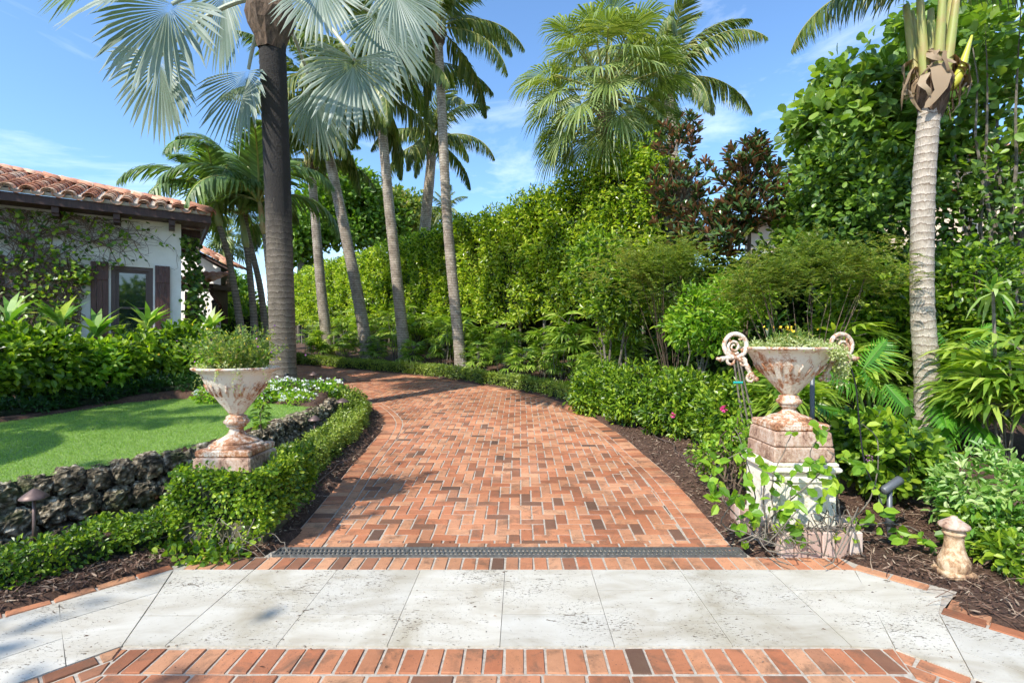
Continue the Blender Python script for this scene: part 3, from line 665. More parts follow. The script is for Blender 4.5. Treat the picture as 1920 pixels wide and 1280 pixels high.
# canopy
cp=thing('door_canopy_entry','small clay tiled canopy on curved dark wood brackets above the house door','door canopy',(-8.4,13.7,.9))
g=G(); Yc=13.6; a=P(335,520,Yc); b=P(404,533,Yc)
g.box(((a[0]+b[0])/2,Yc+.35,P(0,537,Yc)[2]),(b[0]-a[0],.9,.13)); 
x=b[0]-.1
pr=[[x,Yc+.75,P(0,541,Yc)[2]-.02],[x,Yc+.02,P(0,541,Yc)[2]-.02],[x,Yc+.1,P(0,541,Yc)[2]-.15],[x,Yc+.45,P(0,541,Yc)[2]-.4],[x,Yc+.62,P(0,541,Yc)[2]-.85],[x,Yc+.75,P(0,541,Yc)[2]-.9]]
prism(g,pr,[-.1,0,0]); g.build('canopy_frame',M['wood'],cp)
g=G(); k=5
for i in range(k):
    xx=a[0]+(b[0]-a[0])*(i+.5)/k
    for m in range(3): barrel(g,np.array([xx,Yc-.12+m*.27,b[2]+.06+m*.1]),nrm(np.array([0,1,.38])),np.array([1.,0,0]),nrm(np.array([0,-.38,1])),.34,.1,.085)
    if i<k-1:
        for m in range(3): barrel(g,np.array([xx+.1,Yc-.14+m*.27,b[2]+.07+m*.1]),nrm(np.array([0,1,.38])),np.array([1.,0,0]),nrm(np.array([0,-.38,1])),.34,.09,.09,inv=True)
g.build('canopy_tiles',M['tile'],cp,smooth=True)
g=G(); dx=P(352,600,14.3)[0]; g.box((dx+.05,14.4,1.9),(.36,.06,2.2)); g.build('door',M['wood'],cp)
# lantern on the wing wall
ln=thing('wall_lantern','black metal hexagonal lantern with glass and finial on the wing wall','lantern',(P(405,600,14.6)[0],14.6,1.8))
cx,cy=P(404,600,14.6)[0],14.7; z0=P(0,598,14.6)[2]; z1=P(0,566,14.6)[2]; M['iron']=simple('black_iron',(.02,.02,.02),.5)
g=G()
for k in range(6):
    a=k*math.pi/3; g.tube([(cx+.13*math.cos(a),cy+.13*math.sin(a),z0),(cx+.15*math.cos(a),cy+.15*math.sin(a),z1)],.012,5)
g.lathe([(.0,z0-.06),(.05,z0-.05),(.14,z0-.02),(.14,z0+.02)],(cx,cy,0),6); g.lathe([(.18,z1-.01),(.17,z1+.03),(.08,z1+.11),(.03,z1+.14),(.02,z1+.2),(.035,z1+.23),(0,z1+.27)],(cx,cy,0),6)
g.tube([(cx,cy,z1+.12),(cx,cy+.3,z1+.2)],.012,5); g.build('lantern_frame',M['iron'],ln)
g=G(); g.lathe([(.12,z0),(.14,z1)],(cx,cy,0),6); g.build('lantern_glass',M['glass'],ln)
# neighbour's house, seen through the trees on the right
nb_=thing('neighbouring_villa','peach stucco villa with tiled roof glimpsed through the trees on the right','villa',(12,13,.6))
g=G(); g.box((15.5,17.2,3.1),(12,9,6.2)); g.box((9.4,13.5,2.6),(2.4,2.4,5.2)); g.build('wall',M['peach'],nb_)
g=G()
for (cx_,cy_,w,dd,z) in ((15.5,17.2,13,10,6.2),(9.4,13.5,3,3,5.2)):
    V=np.array([(-w/2,-dd/2,z),(w/2,-dd/2,z),(w/2,dd/2,z),(-w/2,dd/2,z),(-w/2+dd*.5,0,z+dd*.16),(w/2-dd*.5,0,z+dd*.16)])+np.array([cx_,cy_,.02]); g.add(V,[np.array([[0,1,5,4],[2,3,4,5],[3,2,1,0]]),np.array([[1,2,5],[3,0,4]])])
    for i in range(int(w/.27)):
        x=-w/2+i*.27; L=min(x+w/2,w/2-x,dd/2)
        if L>.3: barrel(g,np.array([cx_+x,cy_-dd/2,z+.05]),nrm(np.array([0,1,.32])),np.array([1.,0,0]),nrm(np.array([0,-.32,1])),L,.1,.09,seg=6)
g.build('roof',M['tile'],nb_)
g=G(); g.box((13.2,12.66,4.1),(1.1,.08,1.5)); g.build('window',M['glass'],nb_)
# ------------------------------------------------------------------ foliage helpers
def sph(n): return nrm(rng.normal(size=(n,3)))
def leaf_cluster(C,out,per,cr,L,W,lr=.25,up=.35,flat=1.0):
    """leaf rosettes round cluster centres C with outward normals"""
    n=len(C); c=np.repeat(C,per,0); o=np.repeat(out,per,0); k=len(c)
    off=rng.normal(size=(k,3))*[1,1,flat]; off*= (cr*rng.random((k,1))**.5)/np.linalg.norm(off,axis=1,keepdims=True)
    D=nrm(off/cr*.9+o*.5+rng.normal(0,.45,(k,3))+[0,0,-.05]); Nn=nrm(o*.8+[0,0,up+.25]+rng.normal(0,.42,(k,3)))
    return c+off,D,Nn,L*rng.uniform(1-lr,1+lr,k),W*rng.uniform(.8,1.15,k)
def ellip(c,r,n,shell=.62,lump=.22,seed=0,zmin=-1.,bottom=.3):
    """points filling the outer shell of a lumpy ellipsoid"""
    d=sph(int(n*1.6)); d=d[d[:,2]>zmin][:n]; k=len(d)
    rr=(shell+(1-shell)*rng.random(k)**.6)*(1+lump*noise(d,2.2,seed)+lump*.5*noise(d,5,seed+9))
    return np.array(c)+d*rr[:,None]*np.array(r), nrm(d/np.array(r))
def crown(g,blobs,dens,per,cr,L,W,kind='l6',mi=0,up=.35,lump=.22,shell=.6,seed=0):
    for i,(c,r) in enumerate(blobs):
        r=np.array(r if np.ndim(r) else (r,r,r),float); A=4*np.pi*((r[0]*r[1])**1.6+(r[0]*r[2])**1.6+(r[1]*r[2])**1.6)**(1/1.6)/3**(1/1.6)
        C,o=ellip(c,r,int(A*dens),shell,lump,seed+i*3); g.leaves(*leaf_cluster(C,o,per,cr,L,W,up=up),kind=kind,mi=mi)
def branchy(g,base,targets,r0,r1=.01,mi=0,bend=.15,seg=5,wob=.03):
    for t in targets:
        b=np.array(base,float); t=np.array(t,float); m=(b+t)/2+[rng.normal(0,bend),rng.normal(0,bend),bend*.6]
        u=np.linspace(0,1,9)[:,None]; p=(1-u)**2*b+2*u*(1-u)*m+u*u*t; p[1:-1]+=rng.normal(0,wob,(7,3)); g.tube(p,np.linspace(r0,r1,9),seg,mi)
def shrub_parts(t,blobs,lm,dens=70,per=10,cr=.1,L=.08,W=.045,kind='l6',nst=8,stem='twig',base=None,up=.35,lump=.22,sr=.012,seed=0,shell=.6):
    g=G(); crown(g,blobs,dens,per,cr,L,W,kind,up=up,lump=lump,seed=seed,shell=shell); f=g.build('foliage',M[lm],t)
    base=np.array(base if base is not None else t.location); g=G()
    for i in range(nst):
        c,r=blobs[i%len(blobs)]; r=np.array(r if np.ndim(r) else (r,)*3); d=sph(1)[0]; d[2]=abs(d[2])
        branchy(g,base+[rng.normal(0,.06),rng.normal(0,.06),-.03],[np.array(c)+d*r*.75],sr,.005,bend=.06)
    g.build('stems',M[stem],t); return f
# ------------------------------------------------------------------ clipped hedges
def hedge_pts(line,w,h,n,zf,rough=.05,top=True,round_=.06,zb=0.):
    """points+normals over both sides and the top of a hedge that follows a polyline"""
    d=np.r_[0,np.cumsum(np.linalg.norm(np.diff(line,axis=0),axis=1))]; s=rng.uniform(0,d[-1],n); x=np.interp(s,d,line[:,0]);y=np.interp(s,d,line[:,1])
    x2=np.interp(s+.03,d,line[:,0]);y2=np.interp(s+.03,d,line[:,1]);x1=np.interp(s-.03,d,line[:,0]);y1=np.interp(s-.03,d,line[:,1])
    t=nrm(np.c_[x2-x1,y2-y1]); nn_=np.c_[-t[:,1],t[:,0]]
    per=rng.uniform(0,2*h+w,n); side=np.where(per<h,-1,np.where(per>h+w,1,0))
    lat=np.where(side==0,per-h-w/2,side*w/2); z=np.where(side==0,h,np.where(side<0,per,per-h-w)); z=np.where(side==0,h,z)
    Nn=np.c_[nn_*side[:,None],np.where(side==0,1,0)]; 
    ed=np.clip((z-(h-round_))/round_,0,1)*np.where(side!=0,1,0); lat=lat-side*ed*round_*.5
    Pt=np.c_[x+nn_[:,0]*lat,y+nn_[:,1]*lat,zf(x,y)+zb+z*(1 if zb==0 else 1)]
    k=rough*(noise(Pt,3.2,5)+.6*noise(Pt,9,6)); Pt=Pt+Nn*(k[:,None]-rng.random((n,1))*rough*1.4)
    return Pt,Nn
def hedge(name,label,line,w,h,dens,lm,L,W,group=None,zf=None,rough=.05,kind='l6',per=5,core=True,cr=.045,cat='hedge'):
    line=resample(np.array(line,float),.08); zf=zf or gz
    ln=np.linalg.norm(np.diff(line,axis=0),axis=1).sum(); n=int(ln*(2*h+w)*dens/per)
    m=line[len(line)//2]; t=thing(name,label,cat,(m[0],m[1],gz1(*m)),group)
    Pt,Nn=hedge_pts(line,w,h,n,zf,rough); g=G(); g.leaves(*leaf_cluster(Pt,Nn,per,cr,L,W,up=.3),kind=kind)
    # rounded ends
    for e,sgn in ((line[0],-1),(line[-1],1)):
        k=int(w*h*dens/per*1.2); tt=nrm(line[-1]-line[-2]) if sgn>0 else nrm(line[0]-line[1]); q=rng.uniform(-.5,.5,k)*w; z=rng.uniform(0,h,k)
        Pe=np.c_[e[0]-tt[1]*q,e[1]+tt[0]*q,np.zeros(k)]; Pe[:,2]=zf(Pe[:,0],Pe[:,1])+z; Ne=np.tile([tt[0],tt[1],.1],(k,1)); Pe+=Ne*rng.uniform(-.05,.03,(k,1)); g.leaves(*leaf_cluster(Pe,Ne,per,cr,L,W,up=.3),kind=kind)
    g.build('foliage',M[lm],t)
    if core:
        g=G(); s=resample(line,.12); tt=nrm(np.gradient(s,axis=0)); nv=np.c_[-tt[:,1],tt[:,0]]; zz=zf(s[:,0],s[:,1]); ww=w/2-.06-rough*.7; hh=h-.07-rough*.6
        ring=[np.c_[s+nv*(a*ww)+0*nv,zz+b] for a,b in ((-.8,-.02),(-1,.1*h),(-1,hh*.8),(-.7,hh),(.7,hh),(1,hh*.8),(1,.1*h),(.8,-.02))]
        V=np.stack(ring,1).reshape(-1,3); V+=.015*np.c_[noise(V,12,1),noise(V,12,2),noise(V,12,3)]; g.grid(V,len(s),8); g.add(V[:8],np.array([range(8)])); g.add(V[-8:],np.array([range(7,-1,-1)])); g.build('shade_core',M['core'],t)
    return t
LLs=resample(LEs,.05)
def offl(ln,d,side,a,b):
    q=offset(ln,d,side); dd=np.r_[0,np.cumsum(np.linalg.norm(np.diff(q,axis=0),axis=1))]; m=(dd>=a)&(dd<=b); return q[m]
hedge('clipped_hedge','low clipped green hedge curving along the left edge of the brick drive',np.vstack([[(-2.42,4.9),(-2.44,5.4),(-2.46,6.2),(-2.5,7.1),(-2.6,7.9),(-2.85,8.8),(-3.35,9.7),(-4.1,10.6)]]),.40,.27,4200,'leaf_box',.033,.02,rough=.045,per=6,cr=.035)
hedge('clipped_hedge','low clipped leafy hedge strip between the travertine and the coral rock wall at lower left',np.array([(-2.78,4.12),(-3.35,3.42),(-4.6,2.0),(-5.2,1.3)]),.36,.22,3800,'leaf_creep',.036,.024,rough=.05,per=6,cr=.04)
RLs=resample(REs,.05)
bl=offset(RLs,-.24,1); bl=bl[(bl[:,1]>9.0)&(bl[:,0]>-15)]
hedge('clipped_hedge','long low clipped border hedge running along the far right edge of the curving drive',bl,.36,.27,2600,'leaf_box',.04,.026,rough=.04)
# creeping ivy block hiding the stone base of the left urn
t=thing('ivy_covered_base','block of yellow green creeping fig wrapped round the stone base under the left urn','planted base',(-2.35,4.4,0))
g=G(); g.box((-2.33,4.40,.08),(.64,.82,.26)); g.build('stone_base',M['stonebase'] if 'stonebase' in M else simple('mossy_stone',(.16,.13,.08),.9,nscale=8,col2=(.06,.06,.03)),t)
g=G()
def boxshell(c,d,n,rough=.05,seed=0):
    q=rng.uniform(-.5,.5,(n,3)); f=rng.random(n); A=[d[1]*d[2],d[0]*d[2],d[0]*d[1]]; tot=2*A[0]+2*A[1]+A[2]; Nn=np.zeros((n,3)); cum=np.cumsum([A[0],A[0],A[1],A[1],A[2]])/tot
    for i,(ax,sg) in enumerate(((0,-1),(0,1),(1,-1),(1,1),(2,1))):
        m=(f<cum[i])&(f>=(cum[i-1] if i else 0)); q[m,ax]=.5*sg; Nn[m,ax]=sg
    p=np.array(c)+q*np.array(d); return p+Nn*((rough*(noise(p,4,seed)+.5*noise(p,11,seed+1)))[:,None]-rng.random((n,1))*rough*1.3),Nn
Pt,Nn=boxshell((-2.33,4.40,.36),(.74,.94,.5),1500,.06,3); m=Pt[:,2]>.12+.1*rng.random(len(Pt))+.06*noise(Pt,5,2); g.leaves(*leaf_cluster(Pt[m],Nn[m],10,.045,.032,.024,up=.2),kind='o9')
Pt,Nn=ellip((-2.38,3.84,.03),(.34,.13,.05),110,.3); g.leaves(*leaf_cluster(Pt,Nn,5,.06,.05,.038),kind='o9')
g.build('ivy_leaves',leafmat('ivy_leaf',[(.04,.1,.01),(.1,.2,.015),(.24,.36,.025),(.42,.5,.05)],.36,.3,patch=1.6),t)
g=G(); g.box((-2.33,4.40,.34),(.6,.8,.36)); g.build('shade_core',M['core'],t)
g=G()
for k in range(16):
    a=np.array([-2.66+.7*rng.random(),3.94,.12+.15*rng.random()]); b=a+[rng.normal(0,.15),-.06-.12*rng.random(),-.12-.1*rng.random()]; b[2]=.012; branchy(g,a,[b],.004,.002,bend=.05,seg=4,wob=.01)
g.build('runners',M['stem_grey'],t)
# ------------------------------------------------------------------ the tall hedge behind the palms
HA=np.array([2.95,11.2]); HB=np.array([-16.5,34.2]); hd=nrm(HB-HA); hn=np.array([-hd[1],hd[0]]) # points away?
if hn@(-HA)<0: hn=-hn                                          # hn faces the drive
th=thing('tall_hedge','tall clipped clusia hedge screening the right side of the drive behind the coconut palms','hedge',(HA[0],HA[1],gz1(*HA)))
HL=np.linalg.norm(HB-HA)
def hz0(s): return .95+.02*s
def htop(s): return 5.75+.16*noise(np.c_[s*.55,0*s,0*s],1,8)+.3*np.exp(-((s-1.0)/1.6)**2)
g=G(); dens=1
for sa,sb,n,per,L,W,kind in ((0,6,3000,8,.12,.062,'l6'),(6,14,3300,8,.12,.064,'l6'),(14,HL,4200,8,.15,.085,'q')):
    s=rng.uniform(sa,sb,n); q=rng.random(n); ht=htop(s); zl=hz0(s)+1.25+.35*noise(np.c_[s*1.3,0*s,0*s],1,4)
    istop=q>.84; z=np.where(istop,ht,zl+(ht-zl)*rng.random(n)); lat=np.where(istop,rng.uniform(-1.6,0,n),0.)
    Pt=np.c_[HA+hd*s[:,None]+hn*lat[:,None],z]; Nn=np.where(istop[:,None],[0,0,1.],np.r_[hn,.12]); 
    k=.11*noise(Pt,.9,5)+.10*noise(Pt,2.9,6); Pt=Pt+Nn*(k-.5*rng.random(n)**1.3-.28*np.clip(1-np.abs(((s+.18*np.sin(z*2.1))%1.55)-.78)*3.2,0,1)*(~istop))[:,None]
    g.leaves(*leaf_cluster(Pt,nrm(Nn+rng.normal(0,.25,(n,3))),per,.13,L,W,up=.45),kind=kind)
g.build('foliage',M['leaf_hedge'],th)
# young shoots along the crest
g=G(); s=rng.uniform(0,6,300); Pt=np.c_[HA+hd*s[:,None]+hn*rng.uniform(-1.4,.1,300)[:,None],htop(s)+rng.uniform(-.05,.3,300)*np.clip(1-s/6,.1,1)]; g.leaves(*leaf_cluster(Pt,np.tile([0,0,1.],(300,1)),6,.1,.09,.05,up=.1)); g.build('young_shoots',M['leaf_hedge'],th)
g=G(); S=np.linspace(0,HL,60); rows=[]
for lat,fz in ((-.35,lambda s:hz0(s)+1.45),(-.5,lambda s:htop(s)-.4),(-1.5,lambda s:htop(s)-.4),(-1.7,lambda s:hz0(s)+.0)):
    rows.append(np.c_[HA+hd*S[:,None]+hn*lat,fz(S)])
V=np.stack(rows,1).reshape(-1,3); g.grid(V,60,4); g.add(V[:4],np.array([[0,1,2,3]])); g.build('shade_core',M['core'],th)
s=.7
while s<HL-1:
    p=HA+hd*s-hn*.55; g=G(); z0=gz1(*p)-.05; q=[(p[0]+rng.normal(0,.02),p[1],z0),(p[0]+rng.normal(0,.04),p[1],z0+.8),(p[0]+rng.normal(0,.05),p[1],z0+2.2)]; g.tube(q,[.07,.05,.045],7); g.build('trunk',M['stem_grey'],th); s+=1.0+.25*rng.random()
# ------------------------------------------------------------------ palms
def trunkmat(name,c1,c2,ring,dark=None,rz=1.0):
    m,nt,out=mat(name); co=objco(nt); w=N(nt,'ShaderNodeTexWave',wave_type='BANDS',bands_direction='Z',wave_profile='SAW'); w.inputs['Scale'].default_value=ring; w.inputs['Distortion'].default_value=4.5; w.inputs['Detail'].default_value=4; w.inputs['Detail Scale'].default_value=1.6; w.inputs['Detail Roughness'].default_value=.65; nt.links.new(co,w.inputs['Vector'])
    n=noi(nt,4.5,8,.75,objco(nt,(1,1,.8)),.6); r=ramp(nt,[(.3,c2),(.65,c1)]); nt.links.new(n.outputs['Fac'],r.inputs[0])
    rw=ramp(nt,[(0,(1.25,1.25,1.25)),(.35,(1.0,.98,.95)),(.82,(.8,.77,.73)),(.95,(.42,.36,.3)),(1,(.5,.45,.4))]); nt.links.new(w.outputs['Color'],rw.inputs[0]); c=mixc(nt,1,r.outputs[0],rw.outputs[0],'MULTIPLY')
    v=noi(nt,30,3,.6,objco(nt,(4,4,.6))); rv=ramp(nt,[(.3,(.78,.76,.74)),(.6,(1.05,1.05,1.05))]); nt.links.new(v.outputs['Fac'],rv.inputs[0]); c=mixc(nt,1,c,rv.outputs[0],'MULTIPLY')
    if dark:
        # trunk mixed towards near-black with height, edge broken by noise
        sp=N(nt,'ShaderNodeSeparateXYZ'); nt.links.new(co,sp.inputs[0]); n2=noi(nt,2.2,6,.75,objco(nt,(1.5,1.5,.5)))
        ad=N(nt,'ShaderNodeMath',operation='MULTIPLY_ADD'); nt.links.new(n2.outputs['Fac'],ad.inputs[0]); ad.inputs[1].default_value=3.2; nt.links.new(sp.outputs['Z'],ad.inputs[2])
        mr=N(nt,'ShaderNodeMapRange'); mr.inputs[1].default_value=dark[0]; mr.inputs[2].default_value=dark[1]; nt.links.new(ad.outputs[0],mr.inputs[0]); c=mixc(nt,mr.outputs[0],c,(.035,.03,.027))
    p=N(nt,'ShaderNodeBsdfPrincipled'); nt.links.new(c,p.inputs['Base Color']); p.inputs['Roughness'].default_value=.9
    ad=N(nt,'ShaderNodeMath',operation='ADD'); nt.links.new(w.outputs['Fac'],ad.inputs[0]); nt.links.new(v.outputs['Fac'],ad.inputs[1]); nt.links.new(bump(nt,ad.outputs[0],.8,.02),p.inputs['Normal']); nt.links.new(p.outputs[0],out.inputs[0]); return m
M['coco_trunk']=trunkmat('coconut_trunk',(.62,.55,.47),(.4,.34,.27),3.4)
M['coco_trunk2']=trunkmat('weathered_palm_trunk',(.6,.53,.44),(.17,.13,.1),4.2)
M['bis_trunk']=trunkmat('silver_palm_trunk',(.27,.225,.18),(.12,.1,.08),3.1,dark=(3.6,4.9))
M['ado_trunk']=trunkmat('slim_palm_trunk',(.36,.33,.28),(.2,.18,.15),4)
M['fibre']=simple('palm_fibre',(.17,.11,.07),.95,nscale=20,col2=(.06,.04,.027),bs=1,bd=.03,sc=(1,1,.3))
M['boot']=simple('leaf_base_green',(.3,.36,.09),.5,nscale=5,col2=(.36,.28,.1))
M['crownshaft']=simple('green_crownshaft',(.32,.42,.16),.45,nscale=3,col2=(.38,.4,.16))
M['rachis']=simple('yellow_green_rachis',(.3,.3,.08),.5)
def curve(pts,n):
    p=smooth(np.array(pts,float)[:, :2],n) if False else None
def smooth3(poly,n):
    poly=np.array(poly,float); out=[]
    for u in np.linspace(0,len(poly)-1,n):
        i=int(min(u,len(poly)-2)); f=u-i; p0=poly[max(i-1,0)];p1=poly[i];p2=poly[i+1];p3=poly[min(i+2,len(poly)-1)]
        out.append(.5*((2*p1)+(-p0+p2)*f+(2*p0-5*p1+4*p2-p3)*f*f+(-p0+3*p1-3*p2+p3)*f**3))
    return np.array(out)
def trunk_geo(pts,r0,r1,flare=1.6,ringstep=.12,seg=14,bulge=.035,fl=.35):
    ln=np.linalg.norm(np.diff(np.array(pts),axis=0),axis=1).sum(); n=max(8,int(ln/ringstep)*2); p=smooth3(pts,n); s=np.linspace(0,1,n)
    r=r0+(r1-r0)*s; r=r*(1+(flare-1)*np.exp(-s*ln/fl)); r=r*(1+bulge*np.where(np.arange(n)%2,1,-1)*rng.uniform(.4,1.3,n)); g=G(); g.tube(p,r,seg); return g
def frond_geo(L=2.8,e0=50,e1=-40,nl=62,ll=.62,droop=.75,vang=.55,wid=.046,curl=0,ragged=.1,bare=.14):
    """pinnate frond: leaves the crown along +X"""
    g=G(); n=26; s=np.linspace(0,1,n); el=np.radians(e0+(e1-e0)*s**1.25); dx=np.cos(el)*L/n; dz=np.sin(el)*L/n
    p=np.c_[np.cumsum(dx),curl*s**2*L,np.cumsum(dz)]; p=np.vstack([[0,0,0],p]); r=np.linspace(.026,.005,len(p)); g.tube(p,r,5,mi=1)
    t=np.linspace(bare,1,nl); idx=t*(len(p)-1); P_=np.c_[[np.interp(idx,np.arange(len(p)),p[:,k]) for k in range(3)]].T; T_=nrm(np.gradient(P_,axis=0)); S_=nrm(np.cross(T_,[0,0,1.])); U_=np.cross(S_,T_)
    for sg in (-1,1):
        k=nl; le=ll*np.sin(np.pi*(.12+.86*t))**.6*rng.uniform(1-ragged,1+ragged,k)
        D=nrm(S_*sg*(.85-.25*t[:,None])+T_*(vang+.5*t[:,None]**2)+U_*(.25*(1-droop))+np.array([0,0,-1])*droop*rng.uniform(.6,1.15,(k,1))+rng.normal(0,.06,(k,3)))
        Nn=nrm(U_+S_*sg*.35+rng.normal(0,.12,(k,3))); g.leaves(P_,D,Nn,le,wid*rng.uniform(.8,1.2,k),'str')
    return g
def frond_meshes(name,lm,variants,rach='rachis'):
    out=[]
    for v in variants:
        o=frond_geo(**v).build(name,[M[lm],M[rach]],None); out.append(o.data); bpy.data.objects.remove(o)
    return out
rc=np.random.default_rng(11)
coco=frond_meshes('frond','leaf_coco',[dict(L=2.5,e0=84,e1=30,droop=.35,nl=60,ll=.55),dict(L=2.9,e0=66,e1=-15,droop=.6,nl=66,ll=.62),dict(L=3.0,e0=45,e1=-48,droop=.85,nl=66,ll=.66,curl=.06),dict(L=2.9,e0=22,e1=-66,droop=.95,nl=66,ll=.66,curl=-.05),dict(L=2.6,e0=-8,e1=-78,droop=1.0,nl=60,ll=.62)])
ado=frond_meshes('frond','leaf_adonidia',[dict(L=1.7,e0=80,e1=-10,droop=.2,nl=52,ll=.5,wid=.04,vang=.6,ragged=.15),dict(L=1.9,e0=58,e1=-60,droop=.35,nl=56,ll=.52,wid=.04,curl=.08,ragged=.15),dict(L=1.9,e0=32,e1=-85,droop=.5,nl=56,ll=.52,wid=.04,curl=-.08,ragged=.15)])
def add_frond(mesh,root,loc,az,sc=1,tilt=0):
    o=bpy.data.objects.new('frond',mesh); COL.objects.link(o); o.parent=root; o.location=tuple(np.array(loc)-np.array(root.location)); o.rotation_euler=(tilt,rc.uniform(-.08,.08),az); o.scale=(sc,)*3; return o
def coconut(label,pts,r0,r1,nf=15,sc=1.0,mat_='coco_trunk2',group='coconut palms along the tall hedge',az0=0,flare=1.55,low=4):
    t=thing('coconut_palm',label,'palm tree',pts[0],group); trunk_geo(pts,r0,r1,flare).build('trunk',M[mat_],t,smooth=True)
    top=np.array(pts[-1]); g=G()
    for k in range(9):
        a=k*2.4; d=np.array([math.cos(a),math.sin(a),0]); q=[top+d*r1*.5-[0,0,.1],top+d*(r1*1.6)+[0,0,.16],top+d*(r1*1.5)+[0,0,.42],top+d*r1*2.6+[0,0,.66]]; g.tube(smooth3(q,8),[r1*.6,r1*.65,r1*.5,r1*.4,r1*.35,r1*.3,r1*.24,.03],6)
    g.build('leaf_bases',M['boot'],t,smooth=True)
    g=G(); g.lathe([(r1*.9,-.3),(r1*1.5,-.1),(r1*1.9,.1),(r1*1.2,.35),(r1*.5,.5)],top,12,mod=lambda r,a,p:r*(1+.13*np.sin(a*5+p[:,1][:,None]*9))); g.build('fibre_sheath',M['fibre'],t)
    for k in range(nf):
        v=min(4,int(k/nf*5)); 
        if v==4 and k%2 and low<4: continue
        add_frond(coco[v],t,top+[0,0,.38-.03*v],az0+k*2.399+rc.uniform(-.2,.2),sc*rc.uniform(.92,1.08))
    return t
def PP(l,Y0,dY=0): 
    n=len(l); return [P(a,b,Y0+dY*i/max(1,n-1)) for i,(a,b) in enumerate(l)]
coconut('tallest coconut palm with a slim dark lower trunk nearest along the hedge',PP([(866,694),(852,560),(838,400),(828,200),(822,70)],14.55),.165,.115,20,1.05,az0=.4)
coconut('coconut palm second along the hedge with crown behind the silver fan leaves',PP([(761,686),(744,520),(729,380),(718,260),(706,185)],16.0),.18,.13,22,1.3,az0=1.3)
coconut('leaning coconut palm in the middle of the row with bare banded trunk',PP([(692,680),(672,560),(650,450),(625,330),(606,240)],17.),.2,.15,19,1.15,az0=2.2)
coconut('farthest coconut palm of the row, just right of the thick silver palm trunk',PP([(618,676),(604,560),(592,420),(584,318)],18.2),.2,.13,13,.9,az0=.1)
coconut('coconut palm growing from behind the tall hedge under open sky',PP([(790,560),(797,430),(806,330),(811,275)],20.5),.24,.17,15,1.05,az0=.9,group='coconut palms behind the tall hedge')
coconut('coconut palm whose fronds arch out behind the shaggy fan palm',PP([(1260,520),(1262,300),(1252,170)],16.5),.2,.15,17,1.15,az0=.35,group='coconut palms behind the tall hedge')
coconut('distant coconut palm barely topping the hedge between two trunks',PP([(828,560),(832,470),(834,405)],42),.3,.2,13,.85,az0=.5,group='coconut palms behind the tall hedge')
fp=[P(1742,838,6.0),P(1738,700,6.0),P(1729,560,6.0),P(1732,350,6.0),P(1746,175,6.0)]
fg=coconut('nearest coconut palm with smooth pale ringed trunk standing behind the right urn',fp,.13,.108,9,.95,'coco_trunk',group=None,az0=2.75,flare=1.5)
# remove the lowest fronds of this one: in the photograph they start above the frame
for c in kids(fg):
    if c.name.startswith('frond'):
        c.location.z+=.8
        if c.data in (coco[2],coco[3],coco[4]): bpy.data.objects.remove(c)
    elif c.name.startswith('leaf_bases'): bpy.data.objects.remove(c)
add_frond(coco[3],fg,fp[-1]+[0,0,1.25],3.0,.62); add_frond(coco[3],fg,fp[-1]+[0,0,1.35],3.7,.6); add_frond(coco[2],fg,fp[-1]+[0,0,1.2],.2,.8)
g=G(); top=fp[-1]
for k in range(7):   # long sheaths carrying the fronds
    a=k*.9; d=np.array([math.cos(a),math.sin(a),0]); g.tube(smooth3([top+d*.1+[0,0,.0],top+d*.17+[0,0,.45],top+d*.24+[0,0,1.1]],7),np.linspace(.07,.035,7),7)
g.build('sheath',M['boot'],fg,smooth=True)
g=G()
rq5=np.random.default_rng(77)
for k,(a,ln,wd) in enumerate([(rq5.uniform(2.4,6.6),rq5.uniform(.12,.5)*(1 if j%3 else 1.3),rq5.uniform(.02,.09)) for j in range(26)]):
    d=np.array([math.cos(a),math.sin(a),0]); s=np.cross(d,[0,0,1.]); h_=rq5.uniform(.1,.4); o_=rq5.uniform(.2,.36); q=smooth3([top+d*.11+[0,0,h_-.1],top+d*(o_*.7)+[0,0,h_+.03],top+d*o_+s*rq5.normal(0,.04)+[0,0,h_-ln*.4],top+d*(o_-.05)+s*rq5.normal(0,.12)+[0,0,h_-ln]],9); q+=rq5.normal(0,.012,q.shape)
    w_=wd*np.sin(np.linspace(.5,2.9,9))*rq5.uniform(.6,1.3,9); V=np.concatenate([[p-s*w,p+d*.02*math.sin(i*2),p+s*w] for i,(p,w) in enumerate(zip(q,w_))]); g.grid(V,9,3)
g.build('dead_sheaths',M['dead'],fg,smooth=True)
g=G(); d=nrm(np.array([.8,-.6,0])); g.tube(smooth3([top+d*.15+[0,0,-.02],top+d*.24+[0,0,.1],top+d*.3+[0,0,.32],top+d*.36+[0,0,.55]],9),[.02,.045,.06,.06,.05,.04,.03,.02,.01],8); g.build('flower_spathe',simple('yellow_green_spathe',(.5,.5,.06),.4),fg,smooth=True)
